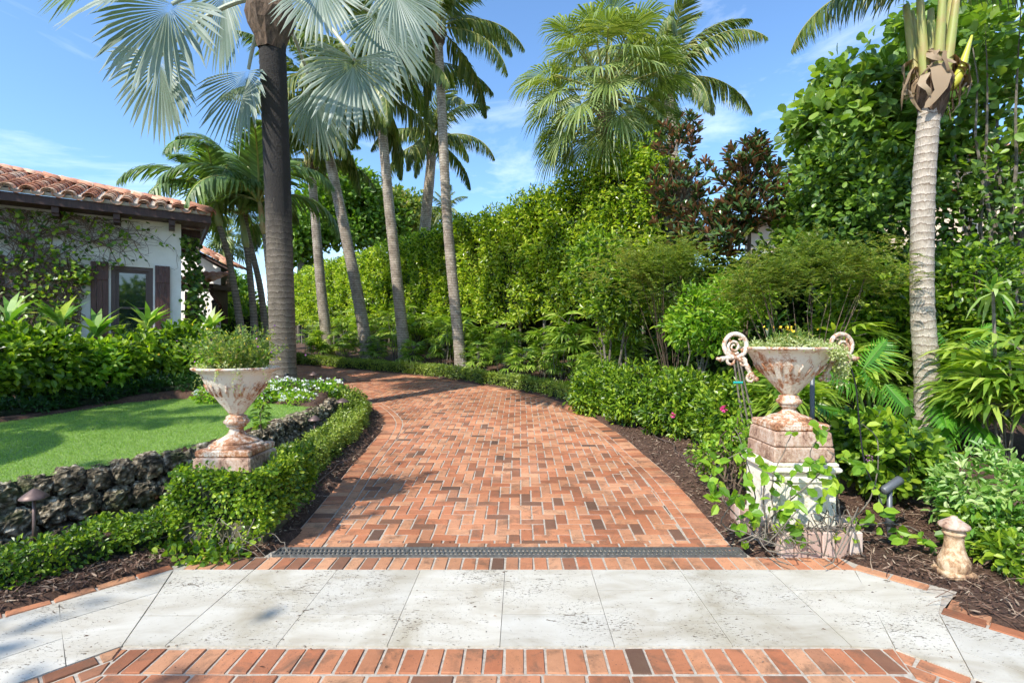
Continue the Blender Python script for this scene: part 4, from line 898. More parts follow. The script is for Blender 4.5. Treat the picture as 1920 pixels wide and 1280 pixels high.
# slim clustered palms beside the house
def adonidia(label,pts,shaft,col='crownshaft',nf=8,az0=0,sc=1.0):
    t=thing('clustered_palm',label,'palm tree',pts[0],'slim palms beside the house'); trunk_geo(pts,.085,.062,1.5,.1,10).build('trunk',M['ado_trunk'],t,smooth=True)
    top=np.array(pts[-1]); sh=np.array(shaft); g=G(); g.tube([top,top+(sh-top)*.15,top+(sh-top)*.5,sh],[.065,.09,.075,.04],12); g.build('crownshaft',M[col],t,smooth=True)
    for k in range(nf): add_frond(ado[min(2,int(k/nf*3))],t,sh+[0,0,-.05],az0+k*2.399,sc*rc.uniform(.9,1.1))
M['shaft_orange']=simple('orange_brown_shaft',(.42,.24,.1),.5,nscale=4,col2=(.4,.38,.16))
Ya=12.6
adonidia('slim palm leaning left with pale green crownshaft, leftmost of the cluster by the house',PP([(455,640),(443,560),(428,480),(412,425)],Ya),P(402,375,Ya),az0=.3,sc=1.15,nf=9)
adonidia('slim palm with the stoutest green crownshaft in the cluster by the house',PP([(480,650),(473,560),(466,490),(462,465)],Ya+.5),P(452,400,Ya+.5),az0=1.6,sc=1.15,nf=9)
adonidia('slim palm with orange brown shaft close beside the thick silver palm trunk',PP([(512,560),(502,480),(497,440)],Ya-.3),P(486,375,Ya-.3),'shaft_orange',az0=2.7,sc=1.25,nf=9)
adonidia('slim palm with long bare grey trunk behind the others of the cluster by the house',PP([(500,640),(488,540),(465,440),(458,390)],Ya+1.2),P(448,335,Ya+1.2),az0=.9,sc=1.2,nf=9)
# ------------------------------------------------------------------ fan palms
def fan_geo(g,hub,fwd,nor,Rr,nseg=44,span=165,split=.45,wid=1.0,droop=.12,fold=.28,tipdroop=.25,mi=0,costa=.25,kink=False,kw2=.62):
    """fan leaf: hub point, fwd = direction of the middle segment, nor = upper side normal"""
    fwd=nrm(fwd); S=nrm(np.cross(fwd,nor)); nor=np.cross(S,fwd); th=np.radians(np.linspace(-span,span,nseg)); dth=(th[1]-th[0])/2*1.02*wid; V=[];Fq=[];Ft=[]
    for i,a in enumerate(th):
        L=Rr*(1-.30*(abs(a)/np.radians(span))**1.6)*rng.uniform(.95,1.04); lift=fold*abs(math.sin(a*.5))
        h0=hub+fwd*costa*Rr*max(0,math.cos(a))*.6
        def pt(r,ang,up=0):
            q=h0+(fwd*math.cos(ang)+S*math.sin(ang))*r+nor*(lift*r*.55+up); q=q-np.array([0,0,1])*droop*Rr*(r/Rr)**2; return q
        sp=split*rng.uniform(.9,1.1); r1=L*sp; zz=.5*r1*dth*(1 if i%2 else 1)
        b=len(V); t1=tipdroop*rng.uniform(.4,1.5)*L; jig=rng.normal(0,.02)
        r2=L*(sp+.5*(1-sp)); d2=dth*kw2
        p2=[pt(r2,a-d2+jig),pt(r2,a+jig,.35*r1*dth),pt(r2,a+d2+jig)]; p2=[q-np.array([0,0,1])*t1*.22 for q in p2]
        p3=pt(L*(.93 if kink else 1),a+jig*1.5)-np.array([0,0,1])*t1
        V+= [h0+0*nor,pt(r1,a-dth),pt(r1,a,.55*r1*dth),pt(r1,a+dth),p2[0],p2[1],p2[2],p3]
        Ft+=[[b,b+1,b+2],[b,b+2,b+3],[b+4,b+7,b+5],[b+5,b+7,b+6]]; Fq+=[[b+1,b+4,b+5,b+2],[b+2,b+5,b+6,b+3]]
    g.add(np.array(V),[np.array(Fq),np.array(Ft)],mi)
bt=[P(531,722,9.0),P(530,640,9.0),P(526,520,8.95),P(520,330,8.9),P(512,120,8.85),P(508,30,8.8)]
bis=thing('silver_fan_palm','thick trunked palm with big silvery blue fan leaves, trunk darker from halfway up','palm tree',bt[0])
trunk_geo(bt,.215,.215,1.22,.09,20,.018).build('trunk',M['bis_trunk'],bis,smooth=True)
bc=bt[-1]+np.array([0,0,.35]); g=G(); g.lathe([(.2,-.6),(.25,-.4),(.33,-.2),(.38,.0),(.3,.5),(.1,.9)],bt[-1],18,mod=lambda r,a,p:r*(1+.1*np.sin(a*6+p[:,1][:,None]*5))); g.build('fibre_sheath',M['fibre'],bis)
M['petiole']=simple('pale_petiole',(.42,.45,.34),.5)
def pet(g,a,b,sag=.2,r=(.045,.028),mi=1,n=10):
    a=np.array(a);b=np.array(b);m=(a+b)/2+[0,0,np.linalg.norm(b-a)*sag]; u=np.linspace(0,1,n)[:,None]; p=(1-u)**2*a+2*u*(1-u)*m+u*u*b; g.tube(p,np.linspace(r[0],r[1],n),7,mi)
def bleaf(hpx,hpy,Y,fwd,nor,Rr,**k):
    g=G(); h=P(hpx,hpy,Y); fan_geo(g,h,np.array(fwd,float),np.array(nor,float),Rr,**{**dict(nseg=34,span=100,split=.52,droop=.12,fold=.5,tipdroop=.09,costa=.22,kw2=.86),**k}); pet(g,bc+nrm(h-bc)*[.2,.2,0],h); g.build('frond',[M['leaf_bismarck'],M['petiole']],bis)
bleaf(322,8,8.2,(-.25,-.25,-1),(.1,-1,.35),1.3)
bleaf(292,-25,8.0,(-1,-.1,-.35),(-.3,-.8,.7),1.35)
bleaf(300,106,9.2,(-.1,.2,-1),(-.1,-1,.25),1.15,fold=.7)
bleaf(466,130,9.0,(-.12,-.1,-1),(-.35,-1,.1),1.2,fold=1.2,span=75)
bleaf(664,112,8.0,(-.05,-.25,-1),(.15,-1,.4),1.02,span=108)
bleaf(700,25,9.3,(.55,.1,-.8),(.3,-1,.4),1.2,span=90)
bleaf(600,-35,7.6,(.1,-.3,-1),(0,-1,.4),.95,span=85)
bleaf(735,-25,8.4,(.5,-.1,-.85),(.3,-.9,.5),1.05,span=80)
bleaf(420,-20,10.2,(-.4,.5,-1),(-.2,-.8,.3),1.3)
bleaf(585,165,10.4,(.2,.4,-1),(.2,-.9,.2),1.1,fold=.9,span=75)
bleaf(210,-60,9.6,(-1,.1,-.5),(-.4,-.6,.8),1.3)
bleaf(560,-120,10.2,(.2,1,.6),(0,-.4,.9),1.4); bleaf(470,-150,8.6,(-.3,-.3,1),(0,-1,.2),1.4); bleaf(620,-170,9.2,(.7,.1,.6),(-.3,-.3,.9),1.4)
bleaf(520,-90,6.6,(.1,-1,-.1),(0,-.3,1),1.4)
def fanpalm(name,label,base,top,nl,Rp,Rr,lm='leaf_sabal',r=.17,seed=1,group=None,kw={},lowest=-75):
    t=thing(name,label,'palm tree',base,group); trunk_geo([base,(np.array(base)+np.array(top))/2,top],r,r*1.05,1.2,.1,12,.05).build('trunk',M['fibre'],t)
    rr=np.random.default_rng(seed); top=np.array(top)
    g=G()
    for k in range(26):
        a=k*2.4; z=-.9+.9*k/26; d=np.array([math.cos(a),math.sin(a),0]); g.tube([top+d*r*.8+[0,0,z-.15],top+d*(r*1.25)+[0,0,z+.05],top+d*(r*1.7)+[0,0,z+.22]],[.05,.04,.015],5)
    g.build('old_leaf_bases',M['fibre'],t)
    for k in range(nl):
        f=k/nl; el=np.radians(80-(80-lowest)*f**.85+rr.normal(0,5)); az=k*2.399+rr.normal(0,.15); d=np.array([math.cos(el)*math.cos(az),math.cos(el)*math.sin(az),math.sin(el)]); rp=Rp*rr.uniform(.85,1.1)
        h=top+[0,0,.25]+d*rp; fw=nrm(d*[1,1,.75]-[0,0,.35+.25*f]); up=nrm(np.array([0,0,1.])+d*[.5,.5,0]+(0 if el>0 else 1)*d*[.6,.6,0]); g=G()
        fan_geo(g,h,fw,up,Rr*rr.uniform(.9,1.1),**{**dict(nseg=36,span=135,split=.45,droop=.1,fold=.4,tipdroop=.22,wid=.95,costa=.35,kink=True,kw2=.6),**kw}); pet(g,top+[0,0,.2],h,.06,(.03,.016)); g.build('frond',[M[lm],M['rachis']],t)
    return t
ct=P(1134,215,13.2); fanpalm('shaggy_fan_palm','shaggy green cabbage palm with drooping split fan leaves rising above the hedge',(ct[0],13.2,gz1(ct[0],13.2)),ct+[0,0,.35],52,1.5,.96,lowest=-58,kw=dict(nseg=42,tipdroop=.3))
q=P(425,452,19.); fanpalm('shaggy_fan_palm','small far fan palm seen low between the slim palm trunks by the house',(q[0],19,.9),q,16,.55,.62,r=.14,seed=4,kw=dict(nseg=22))
q=P(1545,310,12.5); fanpalm('shaggy_fan_palm','pale green fan palm peeking out left of the dark sea grape tree',(q[0],12.5,gz1(q[0],12.5)),q,14,.7,.8,r=.12,seed=6,kw=dict(nseg=24))
# ------------------------------------------------------------------ rusty cast iron urns
def rustmat(name,c,rust,amt,seed=0.):
    m,nt,out=mat(name); co=objco(nt); n=noi(nt,7,9,.78,objco(nt,(1,1,.55)),.3); n2=noi(nt,34,5,.7,co,.4)
    a=N(nt,'ShaderNodeMath',operation='MULTIPLY_ADD'); nt.links.new(n2.outputs['Fac'],a.inputs[0]); a.inputs[1].default_value=.5; nt.links.new(n.outputs['Fac'],a.inputs[2])
    ge=N(nt,'ShaderNodeNewGeometry'); pw=N(nt,'ShaderNodeMath',operation='MULTIPLY_ADD'); nt.links.new(ge.outputs['Pointiness'],pw.inputs[0]); pw.inputs[1].default_value=.7 if 'white' in name else 0; pw.inputs[2].default_value=-.35 if 'white' in name else 0
    ad2=N(nt,'ShaderNodeMath',operation='ADD'); nt.links.new(a.outputs[0],ad2.inputs[0]); nt.links.new(pw.outputs[0],ad2.inputs[1]); a=ad2
    r=ramp(nt,[(.70-amt,c),(.76-amt,tuple(.5*k+.5*j for k,j in zip(c,rust[0]))),(.83-amt,rust[0]),(.95-amt,rust[1])]); nt.links.new(a.outputs[0],r.inputs[0])
    p=N(nt,'ShaderNodeBsdfPrincipled'); nt.links.new(r.outputs[0],p.inputs['Base Color']); p.inputs['Roughness'].default_value=.85; p.inputs['Specular IOR Level'].default_value=.3
    h=N(nt,'ShaderNodeMath',operation='ADD'); nt.links.new(n.outputs['Fac'],h.inputs[0]); nt.links.new(n2.outputs['Fac'],h.inputs[1]); nt.links.new(bump(nt,h.outputs[0],.7,.012),p.inputs['Normal']); nt.links.new(p.outputs[0],out.inputs[0]); return m
RU=((.42,.2,.1),(.16,.07,.04))
M['paint']=rustmat('peeling_white_paint',(.74,.68,.57),RU,-.045); M['paint2']=rustmat('peeling_paint_rusty',(.68,.6,.5),RU,.045); M['rusty']=rustmat('rusty_iron',(.54,.43,.35),((.42,.27,.19),(.16,.09,.065)),.06)
M['cream']=rustmat('cream_painted_plinth',(.78,.74,.62),((.5,.45,.3),(.25,.22,.15)),-.08)
M['pinkbrick']=leafmat('old_pink_brick',[(.34,.22,.17),(.5,.36,.3),(.56,.45,.38)],.85,0); M['moss']=simple('mossy_concrete',(.25,.2,.13),.9,nscale=6,col2=(.09,.1,.03))
def bev(g,c,d,b=.012,mi=0,top=1.):
    """box with chamfered edges; top<1 tapers"""
    x,y,z=[k/2 for k in d]; L=[]
    for zz,k,e in ((-z,1,b),(-z+b,1,0),(z-b,top,0),(z,top,b)):
        X,Y=x*k-e,y*k-e; q=b*.8
        L.append([(-X+q,-Y,zz),(X-q,-Y,zz),(X,-Y+q,zz),(X,Y-q,zz),(X-q,Y,zz),(-X+q,Y,zz),(-X,Y-q,zz),(-X,-Y+q,zz)])
    V=np.array(L).reshape(-1,3)+np.array(c); i=np.arange(3)[:,None]*8; j=np.arange(8)[None]; k=(j+1)%8
    g.add(V,[np.stack([i+j,i+k,i+8+k,i+8+j],-1).reshape(-1,4),np.array([range(7,-1,-1),range(24,32)])],mi)
def spiral(g,c,r,ax,turns=1.6,th=.017,start=0,dirn=1,n=44,rend=.2,up=np.array([0,0,1.])):
    a=np.linspace(0,turns*2*np.pi,n); rr_=r*(1-(1-rend)*np.linspace(0,1,n)); p=np.array(c)+ (np.cos(start+dirn*a)*rr_)[:,None]*ax+(np.sin(start+dirn*a)*rr_)[:,None]*up; g.tube(p,np.linspace(th,th*.55,n),7); return p
def urn(loc,zr,label,group,az,handles,base_z,seed=0,paint='paint',rs=1.):
    """loc: axis on the ground; zr: height of rim, base_z: underside of the foot block"""
    x,y=loc; t=thing('garden_urn',label,'urn',(x,y,base_z),group); H=zr-base_z; c=(x,y,zr)
    g=G(); prof=[(.035,-.395),(.06,-.388),(.078,-.37),(.105,-.335),(.15,-.285),(.2,-.225),(.248,-.16),(.282,-.11),(.303,-.07),(.315,-.045),(.352,-.022),(.38,-.012),(.392,.0),(.384,.011),(.35,.006),(.31,-.03),(.29,-.06)]; prof=[(a*rs,b) for a,b in prof]
    def md(r,a,p):
        z=p[:,1][:,None]; flut=np.clip((-z-.12)/.2,0,1)*np.clip((.40+z)/.08,0,1); r=r*(1+.022*flut*np.cos(a*20)); return r*(1+.012*np.cos(a*34)*(z>-.03))
    g.lathe(prof,c,96,mod=md); 
    # band of acanthus tongues
    for k in range(22):
        a=k/22*6.283; d=np.array([math.cos(a),math.sin(a),0]); s_=np.array([-math.sin(a),math.cos(a),0]); g.tube([np.array(c)+d*.2*rs+[0,0,-.225],np.array(c)+d*.24*rs+[0,0,-.18],np.array(c)+d*.268*rs+s_*.012+[0,0,-.145],np.array(c)+d*.28*rs+[0,0,-.125]],[.006,.012,.009,.003],5)
    g.build('bowl',M[paint],t,smooth=True)
    g=G(); g.lathe([(.28*rs,-.035),(.15,-.012),(0,-.0)],c,24); g.build('soil',M['mulch'],t,smooth=True)
    g=G(); g.lathe([(.04,-.385),(.075,-.40),(.083,-.41),(.08,-.422),(.092,-.432),(.103,-.448),(.09,-.468),(.072,-.476),(.08,-.486),(.062,-.497),(.05,-.51)],c,40); g.build('knop',M['paint2'],t,smooth=True)
    zb_=-(H-.185); g=G(); h=abs(zb_)-.50; f=lambda u:-.505-u*h
    g.lathe([(.052,f(0)),(.055,f(.12)),(.068,f(.3)),(.095,f(.45)),(.14,f(.58)),(.165,f(.68)),(.175,f(.74)),(.17,f(.77)),(.19,f(.8)),(.205,f(.88)),(.212,f(.97)),(.2,f(1.0))],c,48,mod=lambda r,a,p:r*(1+.02*np.cos(a*16)*np.clip((-.52-p[:,1][:,None])/.1,0,1))); g.build('stem',M['paint2'],t,smooth=True)
    g=G(); bev(g,(x,y,base_z+.155),(.44,.44,.058)); g.build('foot_slab',M['paint2'],t)
    g=G(); bev(g,(x,y,base_z+.0625),(.475,.475,.125),.014,top=.96); g.build('foot_block',M['rusty'],t)
    ax=np.array([math.cos(az),math.sin(az),0])
    for sg in handles:
        a=ax*sg; C0=np.array(c)+a*.475*rs+[0,0,.02]; g=G()
        # big open wheel with an inner curl
        th=np.linspace(0,2*np.pi,40); p=C0+np.cos(th)[:,None]*a*.098+np.sin(th)[:,None]*np.array([0,0,1.])*.098; g.tube(p,.019,8,cap=False)
        spiral(g,C0+a*.012-[0,0,.01],.062,a,1.7,.014,start=-2.2,dirn=1)
        for q in (.6,2.1,3.6,5.2): g.tube([C0+(a*math.cos(q)+np.array([0,0,1])*math.sin(q))*.058,C0+(a*math.cos(q+.3)+np.array([0,0,1])*math.sin(q+.3))*.09],.010,6)
        # scrolls sweeping down under the rim to the bowl
        spiral(g,C0+a*.035+[0,0,-.125],.048,a,1.3,.015,start=2.2,dirn=-1)
        spiral(g,C0-a*.065+[0,0,-.14],.04,a,1.3,.014,start=.6,dirn=1)
        q=smooth3([C0+a*.13+[0,0,-.115],C0+a*.07+[0,0,-.1],C0-a*.02+[0,0,-.105],C0-a*.09+[0,0,-.15],C0-a*.125+[0,0,-.22],C0-a*.16+[0,0,-.27],C0-a*.2+[0,0,-.285]],22); g.tube(q,.019+.004*np.sin(np.arange(22)*1.7),7)
        spiral(g,C0-a*.135+[0,0,-.275],.036,a,1.2,.014,start=1.2,dirn=-1)
        g.tube([C0+a*.128+[0,0,-.115],C0+a*.165+[0,0,-.105]],[.02,.012],7)
        for k in range(9):
            u=k/8; g.lathe([(.0,-.016),(.014,-.006),(.014,.006),(0,.016)],C0-a*(.02+.15*u)+[0,0,-.1-.16*u**1.5],7)
        g.build('handle',M[paint],t,smooth=True)
    return t
UL=(-2.40,4.33); UR=(2.27,4.33)
urn(UL,1.395,'rusty white iron urn on the left, overflowing with tall weedy greenery','pair of iron urns flanking the drive',2.45,(1,),.56,rs=.85)
urn(UR,1.565,'flaking white iron urn on the right with open scroll handles and trailing pale sedum','pair of iron urns flanking the drive',.10,(-1,1),.77-.0)
# pedestal of the right urn
t=thing('brick_pedestal','cream painted pedestal ringed with old pink bricks under the right urn','pedestal',(2.27,4.33,0))
g=G(); bev(g,(2.27,4.33,.35),(.5,.5,.44),.01); 
for k in (-1,1): bev(g,(2.27+k*.2,4.078,.35),(.07,.03,.40),.006)
bev(g,(2.27,4.076,.52),(.34,.02,.05),.005); g.build('plinth',M['cream'],t)
g=G(); bev(g,(2.27,4.33,.595),(.57,.57,.05),.018); bev(g,(2.27,4.33,.635),(.53,.53,.03),.01); g.build('plinth_cap',M['cream'],t)
g=G(); bev(g,(2.27,4.33,.71),(.49,.49,.12),.010,top=.985); g.build('rusty_course',M['rusty'],t)
g=G()
for k in range(6): bev(g,(2.01+k*.104,3.90,.085),(.096,.1,.2),.008)
for sg in (-1,1):
    for k in range(6): bev(g,(2.27+sg*.33,4.05+k*.106,.085),(.1,.096,.2),.008)
g.build('brick_ring',M['pinkbrick'],t)
g=G(); g.box((2.27,4.3,.06),(.56,.7,.14)); g.build('soil_fill',M['mulch'],t)
# finial standing on the mulch at the right
x,y=2.98,3.52; z=gz1(x,y); t=thing('stone_finial','small weathered cream garden finial with mushroom cap on the mulch at lower right','finial',(x,y,z))
g=G(); bev(g,(x,y,z+.015),(.185,.185,.05),.012); g.lathe([(.086,.03),(.092,.05),(.095,.075),(.092,.1),(.083,.12),(.072,.145),(.062,.18),(.056,.21),(.055,.25),(.058,.275),(.066,.28),(.068,.295),(.06,.305),(.06,.325)],(x,y,z),40); g.build('body',rustmat('weathered_cream_stone',(.66,.5,.34),((.42,.26,.14),(.16,.09,.06)),.06),t,smooth=True)
g=G(); g.lathe([(.06,.318),(.082,.322),(.092,.334),(.086,.348),(.068,.36),(.042,.378),(.022,.392),(.02,.4),(0,.406)],(x,y,z),40); g.build('cap',M['rusty'],t,smooth=True)
# ------------------------------------------------------------------ garden lights
M['bronze']=simple('bronze_lamp_metal',(.17,.115,.1),.5,.5,nscale=30,col2=(.12,.08,.07),bs=.05); M['black']=simple('black_lamp_metal',(.03,.032,.035),.45,.3); M['greymet']=simple('grey_lamp_metal',(.13,.14,.15),.45,.4)
def pathlight(x,y,h,label,tilt=0,r=.075,zg=None):
    z=gz1(x,y) if zg is None else zg; t=thing('path_light',label,'garden light',(x,y,z),'mushroom path lights along the left bed'); L=np.array([math.sin(tilt),0,math.cos(tilt)]); g=G(); g.tube([[x,y,z-.05],np.array([x,y,z])+L*h],.011,8); g.build('stem',M['bronze'],t,smooth=True)
    g=G(); g.lathe([(r,-.006),(r,.0),(r*.75,.02),(r*.35,.045),(r*.16,.056),(0,.062)],np.array([x,y,z])+L*(h-.005),28); g.lathe([(r,-.006),(r*.3,.012),(0,.015)],np.array([x,y,z])+L*(h-.006),28); g.build('cap',M['bronze'],t,smooth=True)
def at(px,py_top,Y,h): p=P(px,py_top,Y); return p[0],Y,h,p[2]
for px,pyt,Y,h,lab,tl,r_ in ((64,930,3.62,.42,'bronze path light before the coral rock wall at the left edge',0,.083),(590,786,6.6,.34,'bronze path light between the rock wall and clipped hedge just right of the left urn',0,.08),(641,752,8.0,.3,'bronze path light with wide pale cap at the end of the coral rock wall',.05,.1),(648,713,9.8,.42,'small dark path light leaning over the edge of the brick drive',-.12,.075),(588,702,9.9,.3,'pale capped path light closest to the thick silver palm trunk',.0,.085)):
    p=P(px,pyt,Y); pathlight(p[0],Y,h,lab,tl,r_,p[2]-h)
def spot(x,y,z,h,label,az,el,m_='black',L=.2,r=.036,riser=.022):
    t=thing('spot_light',label,'spotlight',(x,y,z),'bullet spotlights in the beds'); g=G(); g.tube([[x,y,z-.05],[x,y,z+h]],riser,10); g.tube([[x,y,z+h*.35],[x,y,z+h*.6]],riser*1.5,10); g.build('riser',M[m_],t,smooth=True)
    d=np.array([math.cos(el)*math.cos(az),math.cos(el)*math.sin(az),math.sin(el)]); p=np.array([x,y,z+h+.03]); g=G(); g.tube([p-d*L*.4,p-d*L*.35,p+d*L*.5,p+d*L*.6],[r*.7,r,r,r*1.05],14); g.build('lamp_head',M[m_],t,smooth=True)
    return t
a=P(1668,1000,4.05); spot(a[0],4.05,gz1(a[0],4.05),.42,'grey bullet spotlight on a tall angled riser right of the urn pedestal',.35,.35,'greymet',.21,.033,.02)
a=P(1191,792,8.0); spot(a[0],8.0,gz1(a[0],8.0),.26,'black spotlight standing at the mulch edge in front of the green bushes',1.5,1.4,'black',.14,.045,.035)
a=P(1318,815,6.6); spot(a[0],6.6,gz1(a[0],6.6),.16,'black spotlight half hidden under the bushes left of the pink flowers',1.6,1.3,'black',.12,.04,.03)
a=P(540,720,9.0); spot(a[0]+.15,8.6,.80,.18,'small black spotlight among the white flowers at the foot of the thick palm',1.5,1.3,'black',.12,.035,.02)
# hoses, cable, stakes
g=G(); q=smooth3([P(1588,672,4.3),P(1604,720,4.3),P(1612,800,4.32),P(1622,870,4.3),P(1650,935,4.25),P(1664,985,4.1)],40); g.tube(q,.006,6); tag(g.build('power_cable',M['black'],smooth=True),'thin black cable hanging from the right urn handle to the spotlight','cable')
g=G(); q=smooth3([(1.86,8.4,0),(1.9,7.6,0),(2.05,6.9,0),(2.0,6.2,0),(2.25,5.6,0)],50); q[:,0]+=.03*np.sin(np.arange(50)*.6); q[:,2]=gz(q[:,0],q[:,1])+.025; g.tube(q,.009,6); tag(g.build('irrigation_hose',simple('brown_drip_hose',(.09,.06,.05),.6),smooth=True),'brown drip irrigation hose lying on the mulch beside the drive','hose')
g=G(); q=smooth3([(-2.05,6.2,0),(-2.12,5.9,0),(-2.1,5.5,0),(-2.18,5.1,0),(-2.2,4.9,0)],40); q[:,0]+=.015*np.sin(np.arange(40)*.6); q[:,2]=gz(q[:,0],q[:,1])+.03; g.tube(q,.008,6); tag(g.build('irrigation_hose',bpy.data.materials['brown_drip_hose'],smooth=True),'drip hose on the shaded mulch under the left clipped hedge','hose')
t=thing('stake_bundle','three pale bamboo stakes tied with teal tape behind the left handle of the right urn','stakes',(P(1382,700,5.2)[0],5.2,.3))
for k,(dx,tl) in enumerate(((0,.02),(.035,.05),(.06,.1))):
    a=P(1376,676,5.2)+[dx,0,0]; g=G(); g.tube([a,a+[tl+.12,0,-1.0]],.009,6); g.build('stake',M['stem_grey'],t)
g=G(); a=P(1381,717,5.2); g.tube([a-[.03,0,0],a+[.06,0,0]],.014,6); g.build('tape',simple('teal_tape',(.02,.4,.36),.4),t)
g=G(); a=P(1523,650,4.9); g.tube([a+[0,0,.0],[a[0],a[1],.2]],.022,8); tag(g.build('grey_post',M['greymet'],smooth=True),'thin grey pipe post standing right behind the right urn','post')
# ------------------------------------------------------------------ planting in the urns
def urnplant(t,c,z,n,hgt,rad,seed):
    g=G(); C=np.array([c[0],c[1],z]); st=G()
    for k in range(n):
        a=rng.uniform(0,6.28); r=rad*rng.random()**.6; b=C+[.1*math.cos(a),.1*math.sin(a),-.02]; e=C+[r*math.cos(a),r*math.sin(a),hgt*rng.uniform(.45,1.)*(1-.4*(r/rad)**2)]
        u=np.linspace(0,1,6)[:,None]; p=b*(1-u)+e*u+rng.normal(0,.012,(6,3)); st.tube(p,.0025,4); m=14; s=rng.uniform(.15,1,m)[:,None]; q=b*(1-s)+e*s+rng.normal(0,.015,(m,3)); D=nrm(rng.normal(size=(m,3))+[0,0,.3]); g.leaves(q,D,nrm(rng.normal(size=(m,3))*.6+[0,0,1]),rng.uniform(.02,.045,m),.02)
    g.build('leaves',M['leaf_feather'],t); st.build('stems',M['green_stem'],t)
t=thing('urn_planting','bushy olive green weeds with small lavender and yellow blooms growing in the left urn','plant',(UL[0],UL[1],1.38)); urnplant(t,UL,1.38,140,.42,.42,1)
g=G(); crown(g,[((UL[0]-.05,UL[1],1.50),(.29,.27,.08))],90,6,.05,.04,.024,up=.5); g.build('inner_leaves',M['leaf_lime'],t)
g=G(); C,o=ellip((UL[0],UL[1],1.395),(.31,.31,.05),130,.5,zmin=-.2); g.leaves(*leaf_cluster(C,o,9,.035,.02,.012,up=.8)); 
for k in range(9):
    a=rng.uniform(-2.8,-.2); b=np.array([UL[0]+.32*math.cos(a),UL[1]+.32*math.sin(a),1.40]); e=b+[.05*math.cos(a),.05*math.sin(a),-rng.uniform(.06,.2)]; u=np.linspace(0,1,10)[:,None]; g.leaves(b*(1-u)+e*u,nrm(rng.normal(size=(10,3))),nrm(rng.normal(size=(10,3))),.02,.012)
g.build('trailing_sedum',M['leaf_pale'],t)
g=G(); q=rng.normal(size=(40,3))*[.22,.18,.08]+[UL[0],UL[1],1.6]; g.leaves(q[:24],sph(24),sph(24),.016,.016,'o9',0); g.leaves(q[24:],sph(16),sph(16),.018,.018,'o9',1); g.build('blooms',[M['purple_petal'],M['yellow_petal']],t)
t=thing('urn_planting','pale green sedum spilling over the right urn rim with thin yellow flowered stems','plant',(UR[0],UR[1],1.55)); urnplant(t,UR,1.55,55,.2,.17,2)
g=G(); C,o=ellip((UR[0],UR[1],1.565),(.36,.33,.07),300,.5,zmin=-.1); g.leaves(*leaf_cluster(C,o,9,.035,.022,.013,up=.8))
for k in range(75):
    a=rng.uniform(-1.35,.25); b=np.array([UR[0]+.33*math.cos(a),UR[1]+.33*math.sin(a),1.58]); e=b+[.07*math.cos(a)+rng.normal(0,.02),.07*math.sin(a)+rng.normal(0,.02),-rng.uniform(.05,.36)*(1 if a>-.95 else .35)]; u=np.linspace(0,1,16)[:,None]; q=b*(1-u)+e*u+[.06*1,0,0]*np.sin(u*3.14)+rng.normal(0,.012,(16,3)); g.leaves(q,nrm(rng.normal(size=(16,3))),nrm(rng.normal(size=(16,3))),.024,.015)
g.build('trailing_sedum',M['leaf_pale'],t)
g=G(); q=np.array([UR[0]-.02,UR[1],1.73])+rng.normal(size=(18,3))*[.09,.07,.02]; g.leaves(q,sph(18),nrm(sph(18)+[0,0,1]),.022,.022,'o9'); g.build('yellow_flowers',M['yellow_petal'],t)
# ------------------------------------------------------------------ shrubs, right side
def S(name,label,cat,blobs,lm,base=None,group=None,**k):
    c=np.mean([np.array(b[0]) for b in blobs],0); bx,by=(base[0],base[1]) if base is not None else (c[0],c[1]); bz_=gz1(bx,by); t=thing(name,label,cat,(bx,by,bz_),group); shrub_parts(t,blobs,lm,base=(bx,by,bz_),**k); return t
def blob(px,py,Y,rx,ry,rd=None):
    p=P(px,py,Y); return (p,(rx/960*Y,(rd if rd else rx)/960*Y,ry/960*Y))
G1='glossy green bushes in front of the hedge'
for i,(px,py,Y,rx,ry,lab) in enumerate(((1135,728,9.3,62,46,'glossy green bush at the end of the clipped border hedge'),(1208,738,8.4,72,52,'glossy green bush directly behind the black spotlight'),(1290,752,7.6,78,58,'glossy green bush between the pale tree stem and pink flowers'),(1375,768,6.8,74,60,'glossy green bush nearest the right urn on its left side'))):
    S('bush',lab,'bush',[blob(px,py,Y,rx,ry),blob(px-rx*.3,py+ry*.45,Y-.1,rx*.75,ry*.6)],'leaf_shrub',group=G1,dens=95,per=9,cr=.09,L=.085,W=.042,kind='l6',up=.3,lump=.16,seed=i*11,shell=.7)
# rose / lantana with pink blooms
t=S('flowering_shrub','loose twiggy shrub with a few pink blooms left of the pedestal','flowering shrub',[blob(1392,825,5.0,52,62),blob(1340,850,5.1,34,40)],'leaf_lime',dens=60,per=7,cr=.07,L=.055,W=.034,shell=.35,nst=18,seed=31)
g=G()
for px,py,Y in ((1357,766,4.75),(1262,778,6.4)):
    c=P(px,py,Y); n=26; d=sph(n); g.leaves(c+d*.008,d,nrm(d+[0,0,.5]),.03,.026,'o9')
g.build('pink_blooms',M['pink_petal'],t)
g=G(); 
for px,py,Y in ((1388,806,4.8),(1378,822,4.8),(1640,860,4.4),(1628,858,4.4)):
    c=P(px,py,Y); d=sph(14); g.leaves(c+d*.02,d,nrm(d+[0,0,.5]),.014,.012,'o9')
g.build('purple_blooms',M['purple_petal'],t)
